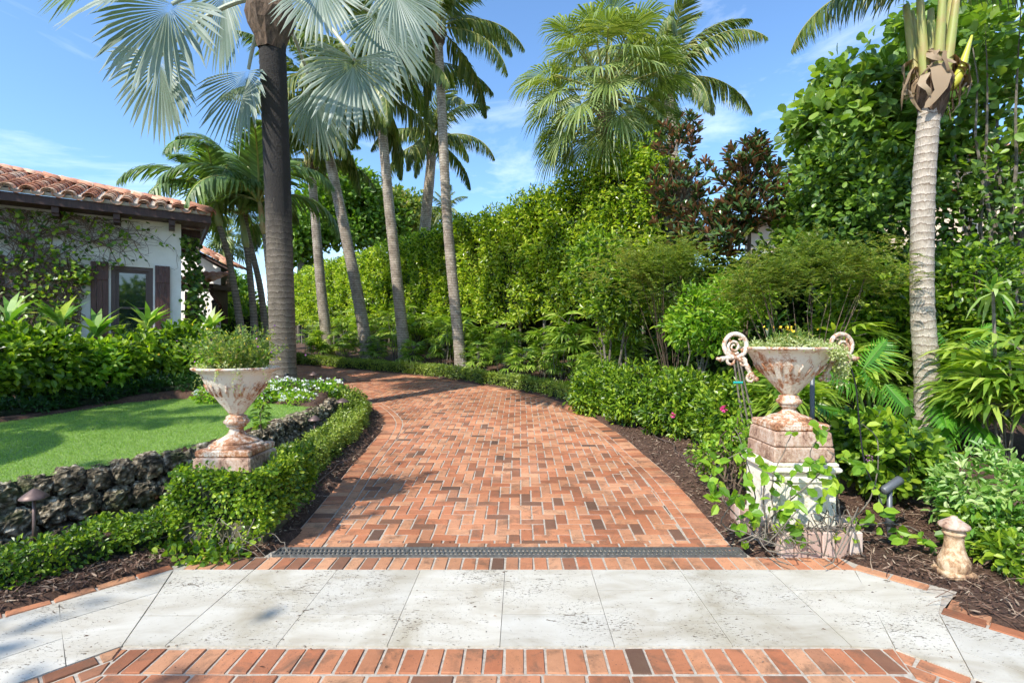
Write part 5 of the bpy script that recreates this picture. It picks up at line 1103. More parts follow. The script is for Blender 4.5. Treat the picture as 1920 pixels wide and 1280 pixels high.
# lime climber round the pedestal
t=thing('climbing_vine','lime green climber tangled over the cream pedestal and its brick ring','vine',(2.1,3.95,.15)); g=G(); lv=G()
pts=[((1405,1000),(1420,930),(1400,860),(1380,800)),((1440,1010),(1500,985),(1560,990),(1600,985),(1690,1000)),((1430,990),(1470,950),(1540,880),(1520,850),(1560,800)),((1420,1000),(1360,940),(1330,890),(1400,840)),((1500,1000),(1450,960),(1445,880),(1480,800)),((1560,1000),(1610,960),(1640,900),(1640,820),(1610,790)),((1600,985),(1660,980),(1720,1000),(1745,1020)),((1410,1010),(1470,1000),(1530,1008),(1590,1000)),((1400,1000),(1350,980),(1380,930)),((1440,1005),(1430,900),(1480,905),(1470,960)),((1575,990),(1560,920),(1500,880),(1460,900))]
for k,pl in enumerate(pts):
    q=smooth3([P(a,b,3.93-.04*rng.random()-(.0 if b>880 else 0)) for a,b in pl],26); q+=np.cumsum(rng.normal(0,.004,(26,3)),0); q[:,1]=np.minimum(q[:,1],3.98 if k!=5 else 4.1); g.tube(q,np.linspace(.007,.003,26),5)
    m=8; s=rng.integers(4,26,m); C=q[s]+rng.normal(0,.02,(m,3))-[0,.02,0]; 
    lv.leaves(C,nrm(rng.normal(size=(m,3))*[1,.5,.6]-[0,.3,.4]),nrm(rng.normal(0,.5,(m,3))+[-.1,-.8,.5]),rng.uniform(.055,.1,m),rng.uniform(.045,.075,m),'l6')
for k in range(26):
    a=P(1420+170*rng.random(),985+20*rng.random(),3.84); q=smooth3([a,a+rng.normal(0,.06,3)+[0,0,.03],a+rng.normal(0,.1,3),a+rng.normal(0,.14,3)-[0,0,.02]],12); q[:,1]=np.minimum(q[:,1],3.95); q[:,2]=np.maximum(q[:,2],.05); g.tube(q,.0045,5)
for (px,py) in ((1340,905),(1352,870),(1385,935),(1405,985),(1335,935),(1432,880),(1470,985),(1520,890),(1545,935),(1530,870),(1480,945),(1410,960),(1395,905),(1600,870),(1500,1000),(1660,1055),(1530,800),(1625,870),(1560,900),(1590,790),(1690,1000),(1735,1015),(1650,960)):
    c=P(px,py,3.84); m=6; lv.leaves(c+rng.normal(0,.022,(m,3)),nrm(rng.normal(size=(m,3))*[1,.4,.7]-[0,.2,.3]),nrm(rng.normal(0,.4,(m,3))+[-.1,-.8,.6]),rng.uniform(.07,.11,m),rng.uniform(.055,.08,m),'l6')
g.build('runners',M['stem_grey'],t,smooth=True); lv.build('leaves',M['leaf_lime'],t)
S('low_shrub','small dark leafed weed clump on the mulch left of the pedestal','shrub',[blob(1330,855,5.3,38,34)],'leaf_shrub',dens=120,per=7,cr=.05,L=.04,W=.022,seed=5,nst=5)
# right of the pedestal
S('paddle_leaf_shrub','low shrub with rounded paddle leaves behind the grey spotlight','shrub',[blob(1660,850,4.75,78,70),blob(1600,830,4.9,42,50),blob(1735,870,5.0,40,40)],'leaf_shrub',dens=90,per=8,cr=.085,L=.095,W=.062,kind='o9',up=.6,seed=8,nst=10,shell=.5)
S('pale_leaf_shrub','pale silvery green leafy shrub at the right edge behind the finial','shrub',[blob(1865,925,3.95,85,75),blob(1900,1010,3.75,55,50),blob(1820,960,4.0,40,60)],'leaf_varieg',dens=130,per=8,cr=.07,L=.075,W=.034,kind='l6',up=.5,seed=9,nst=9)
S('low_shrub','bright green leafy shrub under the pale one at the right edge','shrub',[blob(1845,1000,3.85,58,52),blob(1905,1045,3.5,40,32)],'leaf_shrub',dens=120,per=8,cr=.07,L=.08,W=.04,up=.5,seed=12,nst=6)
# philodendrons
def philo_leaf(g,base,tip,nor,width,mi=0,lobes=13):
    base,tip=np.array(base),np.array(tip); d=tip-base; L=np.linalg.norm(d); d/=L; s=nrm(np.cross(d,nor)); n_=np.cross(s,d)
    for sg in (-1,1):
        u=np.linspace(.04,.93,lobes); w=width*np.sin(np.pi*(.18+.75*u))**.8*rng.uniform(.85,1.1,lobes); Pb=base+d*(u*L)[:,None]; D=nrm(s*sg*(1-.25*u[:,None])+d*(.15+.75*u[:,None])-[0,0,.22]); g.leaves(Pb,D,np.tile(n_,(lobes,1))+rng.normal(0,.1,(lobes,3)),w,L/lobes*.62,'str',mi)
        # web near the midrib
        V=np.concatenate([[base+d*L*q,base+d*L*q+s*sg*width*.2*math.sin(math.pi*(.15+.8*q))+d*.04] for q in np.linspace(0,1,8)]); g.grid(V,8,2,mi)
    g.tube([base,tip],[.008,.003],5,1)
def philodendron(label,bpx,bpy,Y,leaves):
    b=P(bpx,bpy,Y); t=thing('philodendron',label,'plant',(b[0],b[1],gz1(b[0],b[1])),'split leaf philodendrons'); 
    for (x0,y0,x1,y1,dy,w) in leaves:
        g=G(); a=P(x0,y0,Y-dy*.5); e=P(x1,y1,Y-dy); a_=np.array([b[0],b[1],gz1(b[0],b[1])+.1]); philo_leaf(g,a,e,np.array([-.25,-.55,.8]),w); pet(g,a_,a,.25,(.014,.01)); g.build('leaf',[M['leaf_philo'],M['green_stem']],t)
philodendron('split leaf philodendron between the right urn and the nearest coconut trunk',1640,830,5.6,[(1625,770,1560,845,.7,.26),(1640,760,1700,830,.8,.27),(1650,735,1615,690,.4,.27),(1600,720,1545,690,.5,.26),(1660,720,1705,770,.3,.25),(1620,690,1660,640,.2,.24),(1590,770,1530,760,.6,.22),(1650,800,1640,860,.9,.2)])
philodendron('split leaf philodendron directly right of the nearest coconut trunk',1800,800,6.3,[(1770,690,1850,700,.6,.32),(1790,670,1760,620,.3,.28),(1820,700,1870,760,.8,.28),(1790,780,1740,850,1.0,.24),(1800,770,1860,830,1.1,.26),(1810,640,1860,610,.2,.24),(1760,740,1775,800,.9,.22)])
# lady palms (fingers of narrow leaflets) under the hedge and at the right
def rhapis_proto(name,hgt,nst,lm,seed,ll=.26,wid=.03,nf=8,grp='lady palms under the tall hedge',lab='',spread=.35):
    t=thing(name,lab,'palm shrub',(0,0,0),grp); rr=np.random.default_rng(seed); g=G(); s=G()
    for k in range(nst):
        b=np.array([rr.normal(0,.14*spread/.35),rr.normal(0,.14*spread/.35),0]); h=hgt*rr.uniform(.5,1); s.tube([b,b+[rr.normal(0,.04),rr.normal(0,.04),h*.5],b+[rr.normal(0,.08),rr.normal(0,.08),h]],[.013,.012,.008],5)
        for j in range(6):
            z=h*rr.uniform(.45,1.0); az=rr.uniform(0,6.28); el=rr.uniform(-.15,1.1); d=np.array([math.cos(el)*math.cos(az),math.cos(el)*math.sin(az),math.sin(el)]); p0=b+[0,0,z]; hub=p0+d*rr.uniform(.16,.32); s.tube([p0,hub],.004,4)
            S_=nrm(np.cross(d,[0,0,1])); U_=np.cross(S_,d); a=np.linspace(-1.35,1.35,nf); D=np.cos(a)[:,None]*d+np.sin(a)[:,None]*S_+[0,0,-.12]; g.leaves(np.tile(hub,(nf,1)),D,U_+rr.normal(0,.12,(nf,3)),ll*rr.uniform(.8,1.15,nf),wid,'str')
    g.build('leaves',M[lm],t,world=False); s.build('canes',M['stem_grey'],t,world=False); return t
rp=[rhapis_proto('lady_palm',(1.3,1.0,1.6)[s-1],6,'leaf_rhapis',s,.33,.05,9) for s in (1,2,3)]
spots=[]
s=.2; k=0
bp=offset(RLs,-.85,1)
labs=['lady palm under the hedge closest to the bushes','lady palm with pale sunlit fans just left of the bushes']
d_=np.r_[0,np.cumsum(np.linalg.norm(np.diff(bp,axis=0),axis=1))]
names=['first','second','third','fourth','fifth','sixth','seventh','eighth','ninth','tenth','eleventh','twelfth','thirteenth','fourteenth','fifteenth','sixteenth','seventeenth','eighteenth','nineteenth','twentieth']
i=0
sd_=d_[np.argmin(abs(bp[:,1]-10.6)+10*(bp[:,0]<-1))]
while i<18:
    s_=sd_+i*.72; x=np.interp(s_,d_,bp[:,0])+rc.uniform(-.12,.12)+.25*(i%2); y=np.interp(s_,d_,bp[:,1])+.35*(i%2)+rc.uniform(-.1,.1)
    lab='dark lady palm clump under the hedge, %s from the bushes going back along the drive'%names[i]; z=gz1(x,y); sc=rc.uniform(.6,.95)
    if i<3: o=rp[i]; o.location=(x,y,z); o['label']=lab; o.rotation_euler=(0,0,rc.uniform(0,6)); o.scale=(sc,)*3
    else: copy_tree(rp[i%3],(x,y,z),rc.uniform(0,6),sc,lab)
    i+=1
# second, taller row against the hedge stems
rq=rhapis_proto('lady_palm',1.35,8,'leaf_rhapis',9,.36,.05,9); first=True
for i in range(13):
    p=HA+hd*(.9+i*1.25)+hn*.35+rc.normal(0,.12,2); lab='tall lady palm against the hedge stems, %s counted from the hedge end'%names[i]
    if first: o=rq; o.location=(p[0],p[1],gz1(*p)); o['label']=lab; first=False
    else: copy_tree(rq,(p[0],p[1],gz1(*p)),rc.uniform(0,6),rc.uniform(.85,1.15),lab)
rr_=rhapis_proto('lady_palm',1.1,9,'leaf_rhapis',21,.34,.045,9,'lady palms at the right edge')
for i,(px,Y,sc,lab) in enumerate(((1850,5.6,1.0,'broad leafed lady palm at the right edge below the dry rosette'),(1915,5.3,1.15,'broad leafed lady palm cut by the right edge of the picture'),(1790,7.2,1.3,'lady palm deep in shade right of the coconut trunk'),(1570,6.6,1.2,'bright lady palm just behind the right scroll handle'),(1630,7.2,1.35,'lady palm between the urn and coconut trunk, behind the split leaves'),(1500,6.2,.95,'lady palm directly behind the right urn bowl'))):
    x=(px-976)/960*Y; 
    if i==0: o=rr_; o.location=(x,Y,gz1(x,Y)); o['label']=lab
    else: copy_tree(rr_,(x,Y,gz1(x,Y)),i*1.1,sc,lab)
# strap leaved dracaenas / bromeliads
def straps(name,label,cat,c,n,L,W,lm,group=None,el=(.2,1.3),stem=0,droop=1):
    t=thing(name,label,cat,(c[0],c[1],c[2]-stem),group); g=G(); a=rng.uniform(0,6.28,n); e=rng.uniform(*el,n); D=np.c_[np.cos(e)*np.cos(a),np.cos(e)*np.sin(a),np.sin(e)]; Nn=np.c_[-np.sin(e)*np.cos(a),-np.sin(e)*np.sin(a),np.cos(e)]+rng.normal(0,.15,(n,3)); g.leaves(np.tile(c,(n,1))+D*.02,D,Nn,L*rng.uniform(.7,1.1,n),W,'str'); g.build('leaves',M[lm],t)
    if stem: s=G(); s.tube([np.array(c)-[0,0,stem],np.array(c)+[.02,0,-stem*.5],np.array(c)+[0,0,.03]],[.02,.016,.014],6); s.build('stem',M['stem_grey'],t)
    return t
straps('dracaena','dry tipped yellow green dracaena rosette on a bare cane at the right edge','plant',P(1862,548,5.4),26,.34,.045,'leaf_varieg',stem=1.2,el=(-.7,1.2))
straps('bromeliad','dark strap leafed bromeliad in shade under the feathery trees','plant',P(1345,655,7.9),34,.6,.06,'leaf_dark',el=(.1,1.3))
straps('bromeliad','second dark bromeliad, right of the first and near the urn handle','plant',P(1440,640,7.6),30,.55,.06,'leaf_dark',el=(.1,1.3))
# feathery trees
def feather(label,blobs,base,seed,n=1):
    t=thing('feathery_tree',label,'small tree',(*base[:2],gz1(*base[:2])),'feathery olive green trees'); g=G(); st=G(); b0=np.array([base[0],base[1],gz1(*base[:2])-.05])
    for c,r in blobs:
        c=np.array(c); r=np.array(r)
        for k in range(int(46*r[0]*r[2]/.35)):
            d=sph(1)[0]*rng.random()**.4; e=c+d*r*1.0*(1+.3*rng.normal()); foot=b0+[rng.normal(0,.05),rng.normal(0,.05),0]
            mid=foot*.45+e*.55+[0,0,.18]; u=np.linspace(0,1,10)[:,None]; p=(1-u)**2*foot+2*u*(1-u)*mid+u*u*e; p[3:-1]+=rng.normal(0,.02,(6,3)); (st.tube(p[::2],np.linspace(.010,.003,5),4) if k%3==0 else None)
            out_=nrm((e-b0)*[1,1,.15])
            for q in range(26):
                az=rng.uniform(0,6.28); dd=nrm(out_*.6+np.array([math.cos(az),math.sin(az),rng.normal(.1,.4)])); L=rng.uniform(.12,.3); m_=13; s_=np.linspace(.1,1,m_)[:,None]; ss=nrm(np.cross(dd,[0,0,1.])); o=e+rng.normal(0,.13,3)*[1,1,.8]; pp=o+dd*L*s_-[0,0,.22]*s_**2*L
                for sg in (-1,1): g.leaves(pp,nrm(ss*sg+dd*.6+rng.normal(0,.1,(m_,3))),np.tile([0,0,1.],(m_,1))+rng.normal(0,.3,(m_,3)),.042*np.sin(np.pi*(.2+.75*s_[:,0])),.013,'q')
    g.build('foliage',M['leaf_feather'],t); st.build('branches',M['twig'],t)
a=P(1270,640,8.4); feather('feathery olive tree over the bushes, left of the two fine leaved trees',[blob(1220,520,8.2,88,46,70),blob(1270,490,8.5,55,34)],(a[0],8.6,.9),3)
a=P(1525,640,6.2); feather('wide feathery tree with thin branches spreading right above the urn',[blob(1440,525,6.4,88,50,80),blob(1585,505,6.3,88,48,80),blob(1530,480,6.5,50,38)],(a[0],6.4,1.2),4)
# yellow green young trees with slim stems
S('young_tree','young yellow green tree on a thin pale stem above the bushes','young tree',[blob(1320,600,7.7,70,58),blob(1380,560,7.9,60,50)],'leaf_lime',base=(2.55,7.75),dens=75,per=7,cr=.1,L=.1,W=.045,seed=41,nst=6,stem='stem_grey',sr=.02)
S('young_tree','green young tree under the left feathery tree beside the hedge end','young tree',[blob(1160,560,9.4,60,62),blob(1120,500,10.0,60,60)],'leaf_shrub',base=(1.75,9.7),dens=75,per=7,cr=.1,L=.12,W=.05,seed=42,nst=5,stem='stem_grey',sr=.03)
# magnolias: rosettes with rust brown undersides
def magnolia(label,blobs,base,seed,dens=26):
    t=thing('magnolia_tree',label,'magnolia tree',(*base,gz1(*base)),'brown backed magnolia trees'); g=G(); st=G(); b=np.array([*base,gz1(*base)-.05]); top=np.mean([np.array(c) for c,_ in blobs],0); st.tube([b,(b+top)/2,top+[0,0,.2]],[.05,.04,.02],7)
    for i,(c,r) in enumerate(blobs):
        r=np.array(r); n=int(dens*4*r[0]*r[2]*3); C,o=ellip(c,r,n,.25,.25,seed+i)
        for q,nn_ in zip(C,o):
            up=nrm(nn_*.5+[0,0,.9]+rng.normal(0,.15,3)); m=9; a=np.arange(m)*2.4; e=rng.uniform(.35,1.25,m); s_=nrm(np.cross(up,[.3,.9,.1])); w=np.cross(up,s_); D=np.cos(e)[:,None]*(np.cos(a)[:,None]*s_+np.sin(a)[:,None]*w)+np.sin(e)[:,None]*up; Nn=-np.sin(e)[:,None]*(np.cos(a)[:,None]*s_+np.sin(a)[:,None]*w)+np.cos(e)[:,None]*up
            g.leaves(np.tile(q,(m,1)),D,Nn,rng.uniform(.12,.2,m),rng.uniform(.045,.065,m),'o9'); 
            if rng.random()<.5: st.tube([np.array(c)*.6+q*.4-[0,0,.15],q],[.009,.005],4)
    g.build('foliage',M['leaf_magnolia'],t); st.build('branches',M['twig'],t)
magnolia('dark magnolia with rusty brown leaf undersides against the sky',[blob(1408,375,8.8,72,85,60),blob(1400,300,8.8,40,40),blob(1470,400,8.8,48,42),blob(1350,440,9.0,60,60),blob(1420,270,8.8,15,18)],(3.9,9.0),1,27)
magnolia('sparser magnolia tucked against the tall hedge end, left of the darker one',[blob(1275,370,10,62,75,60),blob(1268,260,10,42,38),blob(1310,430,9.6,60,60)],(3.1,10.1),5,24)
# sea grape + clusia wall on the right
def bigtree(name,label,cat,blobs,base,lm,group=None,L=.12,W=.09,kind='o9',dens=38,per=6,cr=.16,seed=0,nst=9,**k):
    return S(name,label,cat,blobs,lm,base=base,group=group,dens=dens,per=per,cr=cr,L=L,W=W,kind=kind,seed=seed,nst=nst,sr=.045,stem='stem_grey',**k)
bigtree('sea_grape_tree','tall sea grape tree with big round leaves, left of the nearest coconut palm','tree',[blob(1620,185,8.2,85,75,75),blob(1560,240,8.0,60,55),blob(1650,300,8.3,110,90),blob(1500,215,8.0,22,16),blob(1760,90,8.6,90,85)],(6.2,8.6),'leaf_seagrape',L=.15,W=.14,dens=42,seed=51,lump=.35)
bigtree('sea_grape_tree','airy sea grape tree at the upper right corner in front of the peach villa','tree',[blob(1870,90,7.2,110,90),blob(1815,190,7.4,60,60),blob(1900,250,7.2,70,60)],(7.0,7.4),'leaf_seagrape',L=.14,W=.13,dens=17,seed=61,shell=.2,lump=.4,nst=14)
CT='dense clusia trees at the right'
bigtree('clusia_tree','dark clusia tree filling the space left of the nearest coconut trunk','tree',[blob(1620,400,7.6,105,120),blob(1560,350,7.8,65,90),blob(1560,470,8.0,95,70),blob(1500,440,8.6,50,50)],(5.2,7.8),'leaf_clusia',CT,L=.1,W=.068,dens=52,per=7,cr=.12,seed=71,shell=.5,lump=.4)
bigtree('clusia_tree','dark clusia tree right of the nearest coconut trunk','tree',[blob(1830,420,7.4,110,120),blob(1900,350,7.2,80,90),blob(1770,330,7.9,70,90)],(6.6,7.5),'leaf_clusia',CT,L=.1,W=.07,dens=20,per=7,cr=.12,seed=81,shell=.4,lump=.45)
S('green_shrub','glossy green shrub with rounded leaves below the dark tree at the right','shrub',[blob(1820,520,6.6,90,60),blob(1880,620,6.4,70,60),blob(1790,600,6.9,60,60)],'leaf_shrub',dens=60,per=7,cr=.1,L=.085,W=.055,kind='o9',seed=91,nst=10,shell=.4)
S('green_shrub','leafy shrub filling the gap behind the coconut trunk and feathery tree','shrub',[blob(1640,560,7.0,90,70),blob(1700,650,7.0,80,70),blob(1590,630,7.2,60,60)],'leaf_shrub',dens=60,per=7,cr=.1,L=.1,W=.055,seed=92,nst=10,shell=.4)
# leafy screens behind everything so that no bare soil shows between the trunks
hedge('background_hedge','dark leafy background hedge closing the bed behind the right trees',np.array([(2.9,10.4),(4.3,9.7),(6.2,9.3),(8.5,8.6),(10.2,7.2),(11.2,4.5),(12.0,.5)]),1.0,2.5,420,'leaf_clusia',.12,.07,rough=.2,per=6,cr=.13)
hedge('background_hedge','leafy green hedge at the end of the drive behind the slim palms',np.array([(-9.5,17.5),(-14,19.5),(-20,21),(-30,22)]),1.4,2.3,170,'leaf_hedge',.15,.09,rough=.25,per=6,cr=.2,kind='q')
hedge('background_hedge','low leafy hedge beside the lantern and the house wing',np.array([(-8.2,15.2),(-8.8,17.2),(-10.5,18.5)]),1.2,1.9,220,'leaf_tree',.13,.08,rough=.2,per=6,cr=.16,kind='q')
# far trees
def fartree(label,px,py,Y,rx,ry,lm,seed,n=3):
    p=P(px,py,Y); r=(rx/960*Y,rx/960*Y,ry/960*Y); t=thing('broadleaf_tree',label,'tree',(p[0],Y,.8),'trees beyond the hedge'); g=G(); bl=[]
    rq_=np.random.default_rng(seed)
    for k in range(9): d=nrm(rq_.normal(size=3)); bl.append((p+d*np.array(r)*.55,tuple(np.array(r)*rq_.uniform(.38,.6))))
    crown(g,bl,2.6,16,.62,.36,.24,'l6',lump=.3,shell=.4,seed=seed); g.build('crown',M[lm],t)
    g=G(); g.tube([[p[0],Y,.5],[p[0]+.2,Y,p[2]-r[2]*.5],[p[0],Y,p[2]+r[2]*.2]],[.3,.22,.1],8)
    for c,_ in bl: branchy(g,(p[0],Y,p[2]-r[2]*.6),[c],.12,.04,bend=.3)
    g.build('trunk',M['stem_grey'],t)
fartree('bright green broadleaf tree beyond the hedge, left of centre',655,400,38,110,75,'leaf_tree',1)
fartree('paler broadleaf tree beyond the hedge, right of the bright green one',745,425,42,70,70,'leaf_feather',2)
fartree('small round tree far beyond the house wing',425,560,34,45,45,'leaf_tree',3)
fartree('dark green broadleaf tree just behind the thick silver palm trunk',560,430,36,60,75,'leaf_tree',4)
# ------------------------------------------------------------------ left side planting
LS='leafy shrubs between the lawn and the house'
for i,(px,py,Y,rx,ry,lab) in enumerate(((345,668,9.2,60,50,'large leaved green shrub behind the left urn, farthest right of the row under the house'),(262,672,8.7,64,46,'large leaved green shrub under the house window'),(165,696,8.0,66,48,'yellower shrub left of the window, in the row under the house'),(75,684,7.4,80,58,'dense deep green shrub under the bare vines'),(-20,680,6.9,80,62,'deep green shrub cut off by the left edge of the picture'))):
    S('leafy_shrub',lab,'shrub',[blob(px,py,Y,rx,ry),blob(px+rx*.3,py-ry*.35,Y+.15,rx*.6,ry*.6)],'leaf_lime' if i==2 else 'leaf_shrub',group=LS,dens=85,per=8,cr=.12,L=.115,W=.078,up=.35,seed=100+i*5,nst=14,sr=.016,shell=.6,lump=.2)
gi=0
for px,py,Y,lab in ((18,590,7.6,'striped ginger leaves poking up at the far left'),(112,600,8.2,'tall striped ginger leaves in front of the bare vines'),(182,615,8.5,'striped ginger leaves just left of the window shutter'),(276,600,9.2,'arching striped ginger leaves in front of the window'),(395,605,9.8,'spiky pale leaves behind the left urn planting')):
    straps('ginger_plant',lab,'plant',P(px,py+18,Y),13,.55,.1,'leaf_varieg',group='striped ginger plants before the house',el=(.7,1.45))
hedge('border_groundcover','dark low groundcover border along the far edge of the lawn',np.array([(-4.5,8.35),(-5.6,8.6),(-6.25,8.15),(-6.45,7.4),(-6.75,6.4),(-7.5,5.2)]),.34,.17,1500,'leaf_dark',.07,.022,rough=.05,per=6,cat='groundcover')
# white pentas
def penta(label,blobs,seed):
    t=S('white_flower_bush',label,'flowering bush',blobs,'leaf_lime',dens=150,per=8,cr=.06,L=.06,W=.03,seed=seed,nst=6,group='white flowered bushes by the thick palm'); g=G()
    for c,r in blobs:
        n=int(34*r[0]*4); C,o=ellip(c,np.array(r)*1.02,n,.95,.15,seed,zmin=0.); q=np.repeat(C,9,0); m=len(q); d=nrm(sph(m)+[0,0,1.2]); g.leaves(q+d*.03,d,nrm(d+rng.normal(0,.3,(m,3))),.026,.024,'o9')
    g.build('blossoms',M['white_petal'],t)
penta('white flowered bush directly in front of the thick palm trunk',[blob(530,738,8.3,52,26,32),blob(498,748,8.0,28,18)],1)
penta('white flowered bush to the right of the thick palm trunk',[blob(600,738,8.6,46,24,34),blob(560,752,7.9,34,16)],2)
penta('small white flowered bush on the lawn edge, left of the urn bowl',[blob(400,742,8.0,30,14)],3)
S('low_shrub','low green foliage spilling over the far end of the coral rock wall','shrub',[blob(645,752,8.6,36,22)],'leaf_box',dens=160,per=7,cr=.06,L=.05,W=.03,seed=45,nst=4)
a=P(488,800,5.6); t=thing('sapling','thin dark sapling on the lawn edge directly behind the left urn','sapling',(a[0],5.6,.55)); g=G(); g.tube(smooth3([P(492,812,5.6),P(488,780,5.6),P(496,750,5.6),P(490,725,5.6)],9),.006,5); g.build('stem',M['twig'],t)
g=G()
for py in range(722,806,5):
    c=P(490,py,5.6); m=7; d=nrm(rng.normal(size=(m,3))*[1,1,.4]); g.leaves(c+d*.03,d,nrm(rng.normal(0,.4,(m,3))+[0,0,1]),rng.uniform(.05,.1,m),.022)
g.build('leaves',M['leaf_shrub'],t)
# vine on the house wall
t=thing('wall_vine','tangle of bare brown vines with sparse green leaves climbing the white house wall','vine',onwall(3,.8,.05)); g=G(); lv=G()
smx=pxs(0)+1.2
def vine(s,z,ang,L,r,depth=0):
    n=int(L/.07); pts=[]; a=ang
    for k in range(n):
        pts.append(onwall(s,z,.03+.06*abs(math.sin(k*.5+s))+.02*depth)); a+=rng.normal(0,.22)+(.05*math.sin(k*.7)); s+=math.cos(a)*.07; z+=math.sin(a)*.07
        if s<.03 or z>3.95 or (sA-.55<s<sB+.55 and zb-.1<z<zt+.06): a+=1.0; z=min(z,3.95); s=max(s,.05)
        if depth<3 and rng.random()<.27: vine(s,z,a+rng.choice([-1,1])*rng.uniform(.4,1.1),L*rng.uniform(.3,.65),r*.6,depth+1)
    if len(pts)>2: g.tube(pts,np.linspace(r*1.35,r*.65,len(pts)),5)
    if len(pts)>2 and rng.random()<.8:
        m=max(1,int(len(pts)*(.16 if z<2.3 else .035))); q=np.array(pts)[rng.integers(0,len(pts),m)]+rng.normal(0,.03,(m,3))+dn*.05; lv.leaves(q,nrm(rng.normal(size=(m,3))-[0,0,.4]),nrm(dn+rng.normal(0,.5,(m,3))+[0,0,.5]),rng.uniform(.05,.1,m),rng.uniform(.045,.08,m),'o9')
for s0,z0,a0,L,r in ((sB+.75,.7,1.5,2.6,.022),(sB+.72,.7,1.8,3.0,.018),(sB+1.1,.7,1.3,2.6,.02),(sB+1.6,.7,1.7,3.0,.02),(sB+2.0,.7,1.4,3.0,.018),(sB+2.3,.7,1.9,2.8,.02),(.28,.7,1.6,2.3,.018),(.2,.7,1.5,2.4,.014),(.5,1.0,1.6,1.6,.012),(sB+2.7,.8,1.4,3,.02),(sB+.8,2.6,-.1,2.2,.014),(sB+.8,2.9,.35,2,.014),(sB+.5,2.9,2.9,2.2,.012),(sB+1.2,2.7,3.0,2.4,.012),(sB+.9,.9,1.3,3.,.014),(sB+1.4,.9,1.9,3.,.016),(sB+1.9,1.2,1.2,2.6,.014),(sB+.6,3.0,3.3,1.8,.01),(sB+.7,2.5,.6,2.4,.012),(sB+1.5,3.,.1,1.8,.012),(sB+1.8,2.8,3.2,2.2,.012)):
    # s grows to the left, so mirror angles where a vine should run right
    vine(s0,z0,a0,L,r)
q=rng.uniform(0,1,(230,2)); m=230; ss=sB+.75+2.8*q[:,0]; zz=.8+1.5*q[:,1]**1.3; C=np.array([onwall(a,b,.08+.06*rng.random()) for a,b in zip(ss,zz)]); keep=noise(np.c_[ss,zz,0*ss],1.6,3)>-.15; C=C[keep]; m=len(C); lv.leaves(C,nrm(rng.normal(size=(m,3))-[0,0,.4]),nrm(dn+rng.normal(0,.5,(m,3))+[0,0,.5]),rng.uniform(.07,.12,m),rng.uniform(.06,.1,m),'o9')
g.build('branches',M['vinewood'] if 'vinewood' in M else simple('vine_wood',(.27,.18,.13),.85,nscale=20,col2=(.09,.06,.045)),t,smooth=True); lv.build('leaves',M['leaf_shrub'],t)
t=thing('corner_ivy','dark ivy climbing the corner of the white house','ivy',onwall(0,.8,0)); lv=G(); n=900; z=rng.uniform(.7,3.8,n); C=onwall(0,0,0)+np.c_[rng.normal(.09,.07,n),rng.uniform(-.02,.5,n),z]; C[:,0]+=.05*np.sin(z*3); lv.leaves(C,nrm(rng.normal(size=(n,3))-[0,0,.5]),nrm(rng.normal(0,.5,(n,3))+[.7,-.5,.3]),rng.uniform(.07,.11,n),.08,'o9'); lv.build('leaves',M['leaf_clusia'],t)
# palm standing off to the left whose crown throws the shadow on the lawn
t=thing('coconut_palm','coconut palm off the left edge of the lawn, crown shading the turf','palm tree',(-9.3,2.6,.5)); trunk_geo([(-9.3,2.6,.45),(-9.2,2.5,3),(-8.9,2.2,5.2)],.15,.11).build('trunk',M['coco_trunk2'],t,smooth=True)
for k in range(11): add_frond(coco[1+k%3],t,(-8.9,2.2,5.4),k*2.4,.85)
# trees across the court, behind the camera: what the house window mirrors
for lab,x,y,h in (('dark tree across the court reflected in the house window',7.5,-15,6.5),('second tree across the court reflected in the house window',2.0,-19,8),('tree behind the court that dapples the left end of the travertine',-8.3,-3.6,7.4)):
    t=thing('broadleaf_tree',lab,'tree',(x,y,0),'trees across the court'); g=G(); bl=[(np.array([x+rng.normal(0,1.4),y+rng.normal(0,1),h*.55+rng.normal(0,1.2)]),(1.9,1.8,1.8)) for _ in range(7)]; crown(g,bl if x>0 else [(np.array([x+.3+rng.normal(0,.7),y+rng.normal(0,.7),h+rng.normal(0,.5)-.4]),(1.0,1.,.7)) for _ in range(5)],3,12 if x>0 else 3,.5,.4 if x>0 else .22,.26 if x>0 else .13,'q'); g.build('crown',M['leaf_tree'],t); g=G(); g.tube([[x,y,-.1],[x,y,h*.6]],[.25,.15],8); g.build('trunk',M['stem_grey'],t)
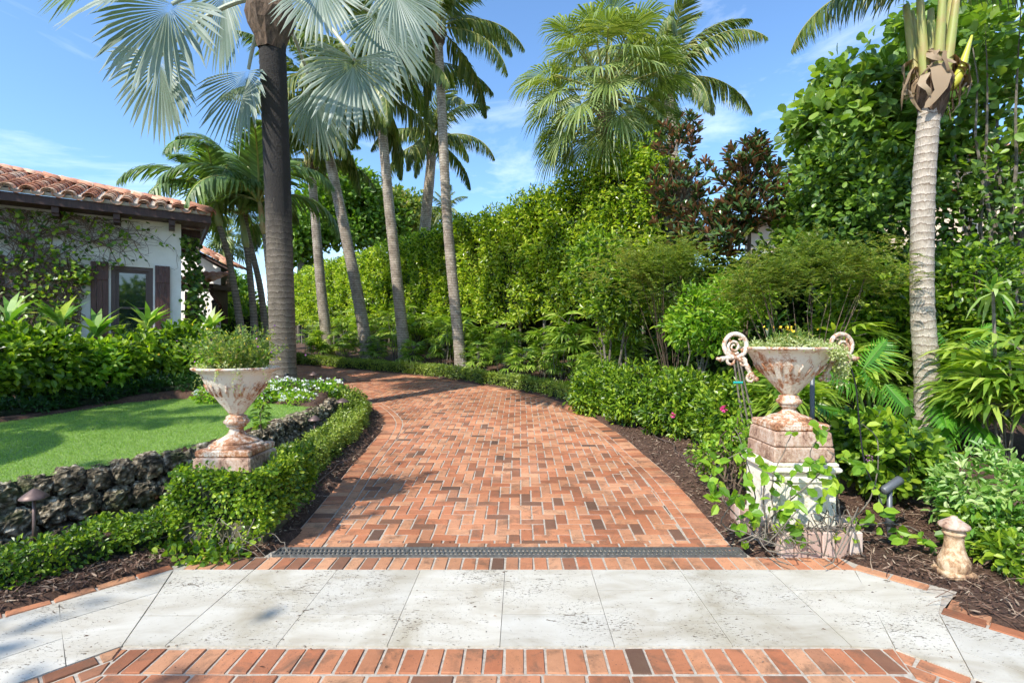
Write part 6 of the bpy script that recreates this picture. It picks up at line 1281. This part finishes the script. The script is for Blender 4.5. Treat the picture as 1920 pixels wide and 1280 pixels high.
# ------------------------------------------------------------------ camera, sun, sky
cam=bpy.data.cameras.new('camera'); co_=bpy.data.objects.new('camera',cam); COL.objects.link(co_); co_.location=(0,0,CAMZ); co_.rotation_euler=(R(90),0,0)
cam.lens=18; cam.sensor_width=36; cam.shift_x=-.0083; cam.clip_end=3000; cam.clip_start=.05; scene.camera=co_
SD=np.array([.64,.768]); SD/=np.linalg.norm(SD); EL=45
sd=Vector((SD[0]*math.cos(R(EL)),SD[1]*math.cos(R(EL)),-math.sin(R(EL))))
sun=bpy.data.lights.new('sun','SUN'); sun.energy=3.6; sun.angle=R(.55); sun.color=(1,.945,.85); so=bpy.data.objects.new('sun',sun); COL.objects.link(so); so.rotation_euler=sd.to_track_quat('-Z','Y').to_euler(); so.location=(-8,-8,12)
w=bpy.data.worlds.new('World'); scene.world=w; w.use_nodes=True; nt=w.node_tree; bg=nt.nodes['Background']
sky=N(nt,'ShaderNodeTexSky'); sky.sky_type='NISHITA'; sky.sun_disc=False; sky.sun_elevation=R(EL); sky.sun_rotation=math.atan2(-SD[0],-SD[1])%(2*math.pi)
sky.altitude=0; sky.air_density=1.15; sky.dust_density=.25; sky.ozone_density=3.6
tc=N(nt,'ShaderNodeTexCoord'); mp=N(nt,'ShaderNodeMapping'); mp.inputs['Scale'].default_value=(1.2,.9,4.2); mp.inputs['Rotation'].default_value=(0,.35,0); mp.inputs['Location'].default_value=(3.1,1.7,.6); nt.links.new(tc.outputs['Generated'],mp.inputs['Vector'])
n=noi(nt,1.5,8,.62,mp.outputs['Vector'],.7); r=ramp(nt,[(.5,(0,0,0)),(.75,(.5,.5,.5))]); nt.links.new(n.outputs['Fac'],r.inputs[0])
c=mixc(nt,r.outputs[0],mixc(nt,1,sky.outputs[0],(.78,.92,1.03),'MULTIPLY'),(7.5,7.9,8.4))
nt.links.new(c,bg.inputs['Color']); bg.inputs['Strength'].default_value=.14
vs=scene.view_settings; vs.view_transform='Standard'; vs.look='None'; vs.gamma=1; vs.exposure=.95
scene.cycles.max_bounces=8; scene.cycles.transparent_max_bounces=8; scene.cycles.diffuse_bounces=4; scene.cycles.use_adaptive_sampling=True; scene.cycles.adaptive_threshold=.03; scene.cycles.use_denoising=True
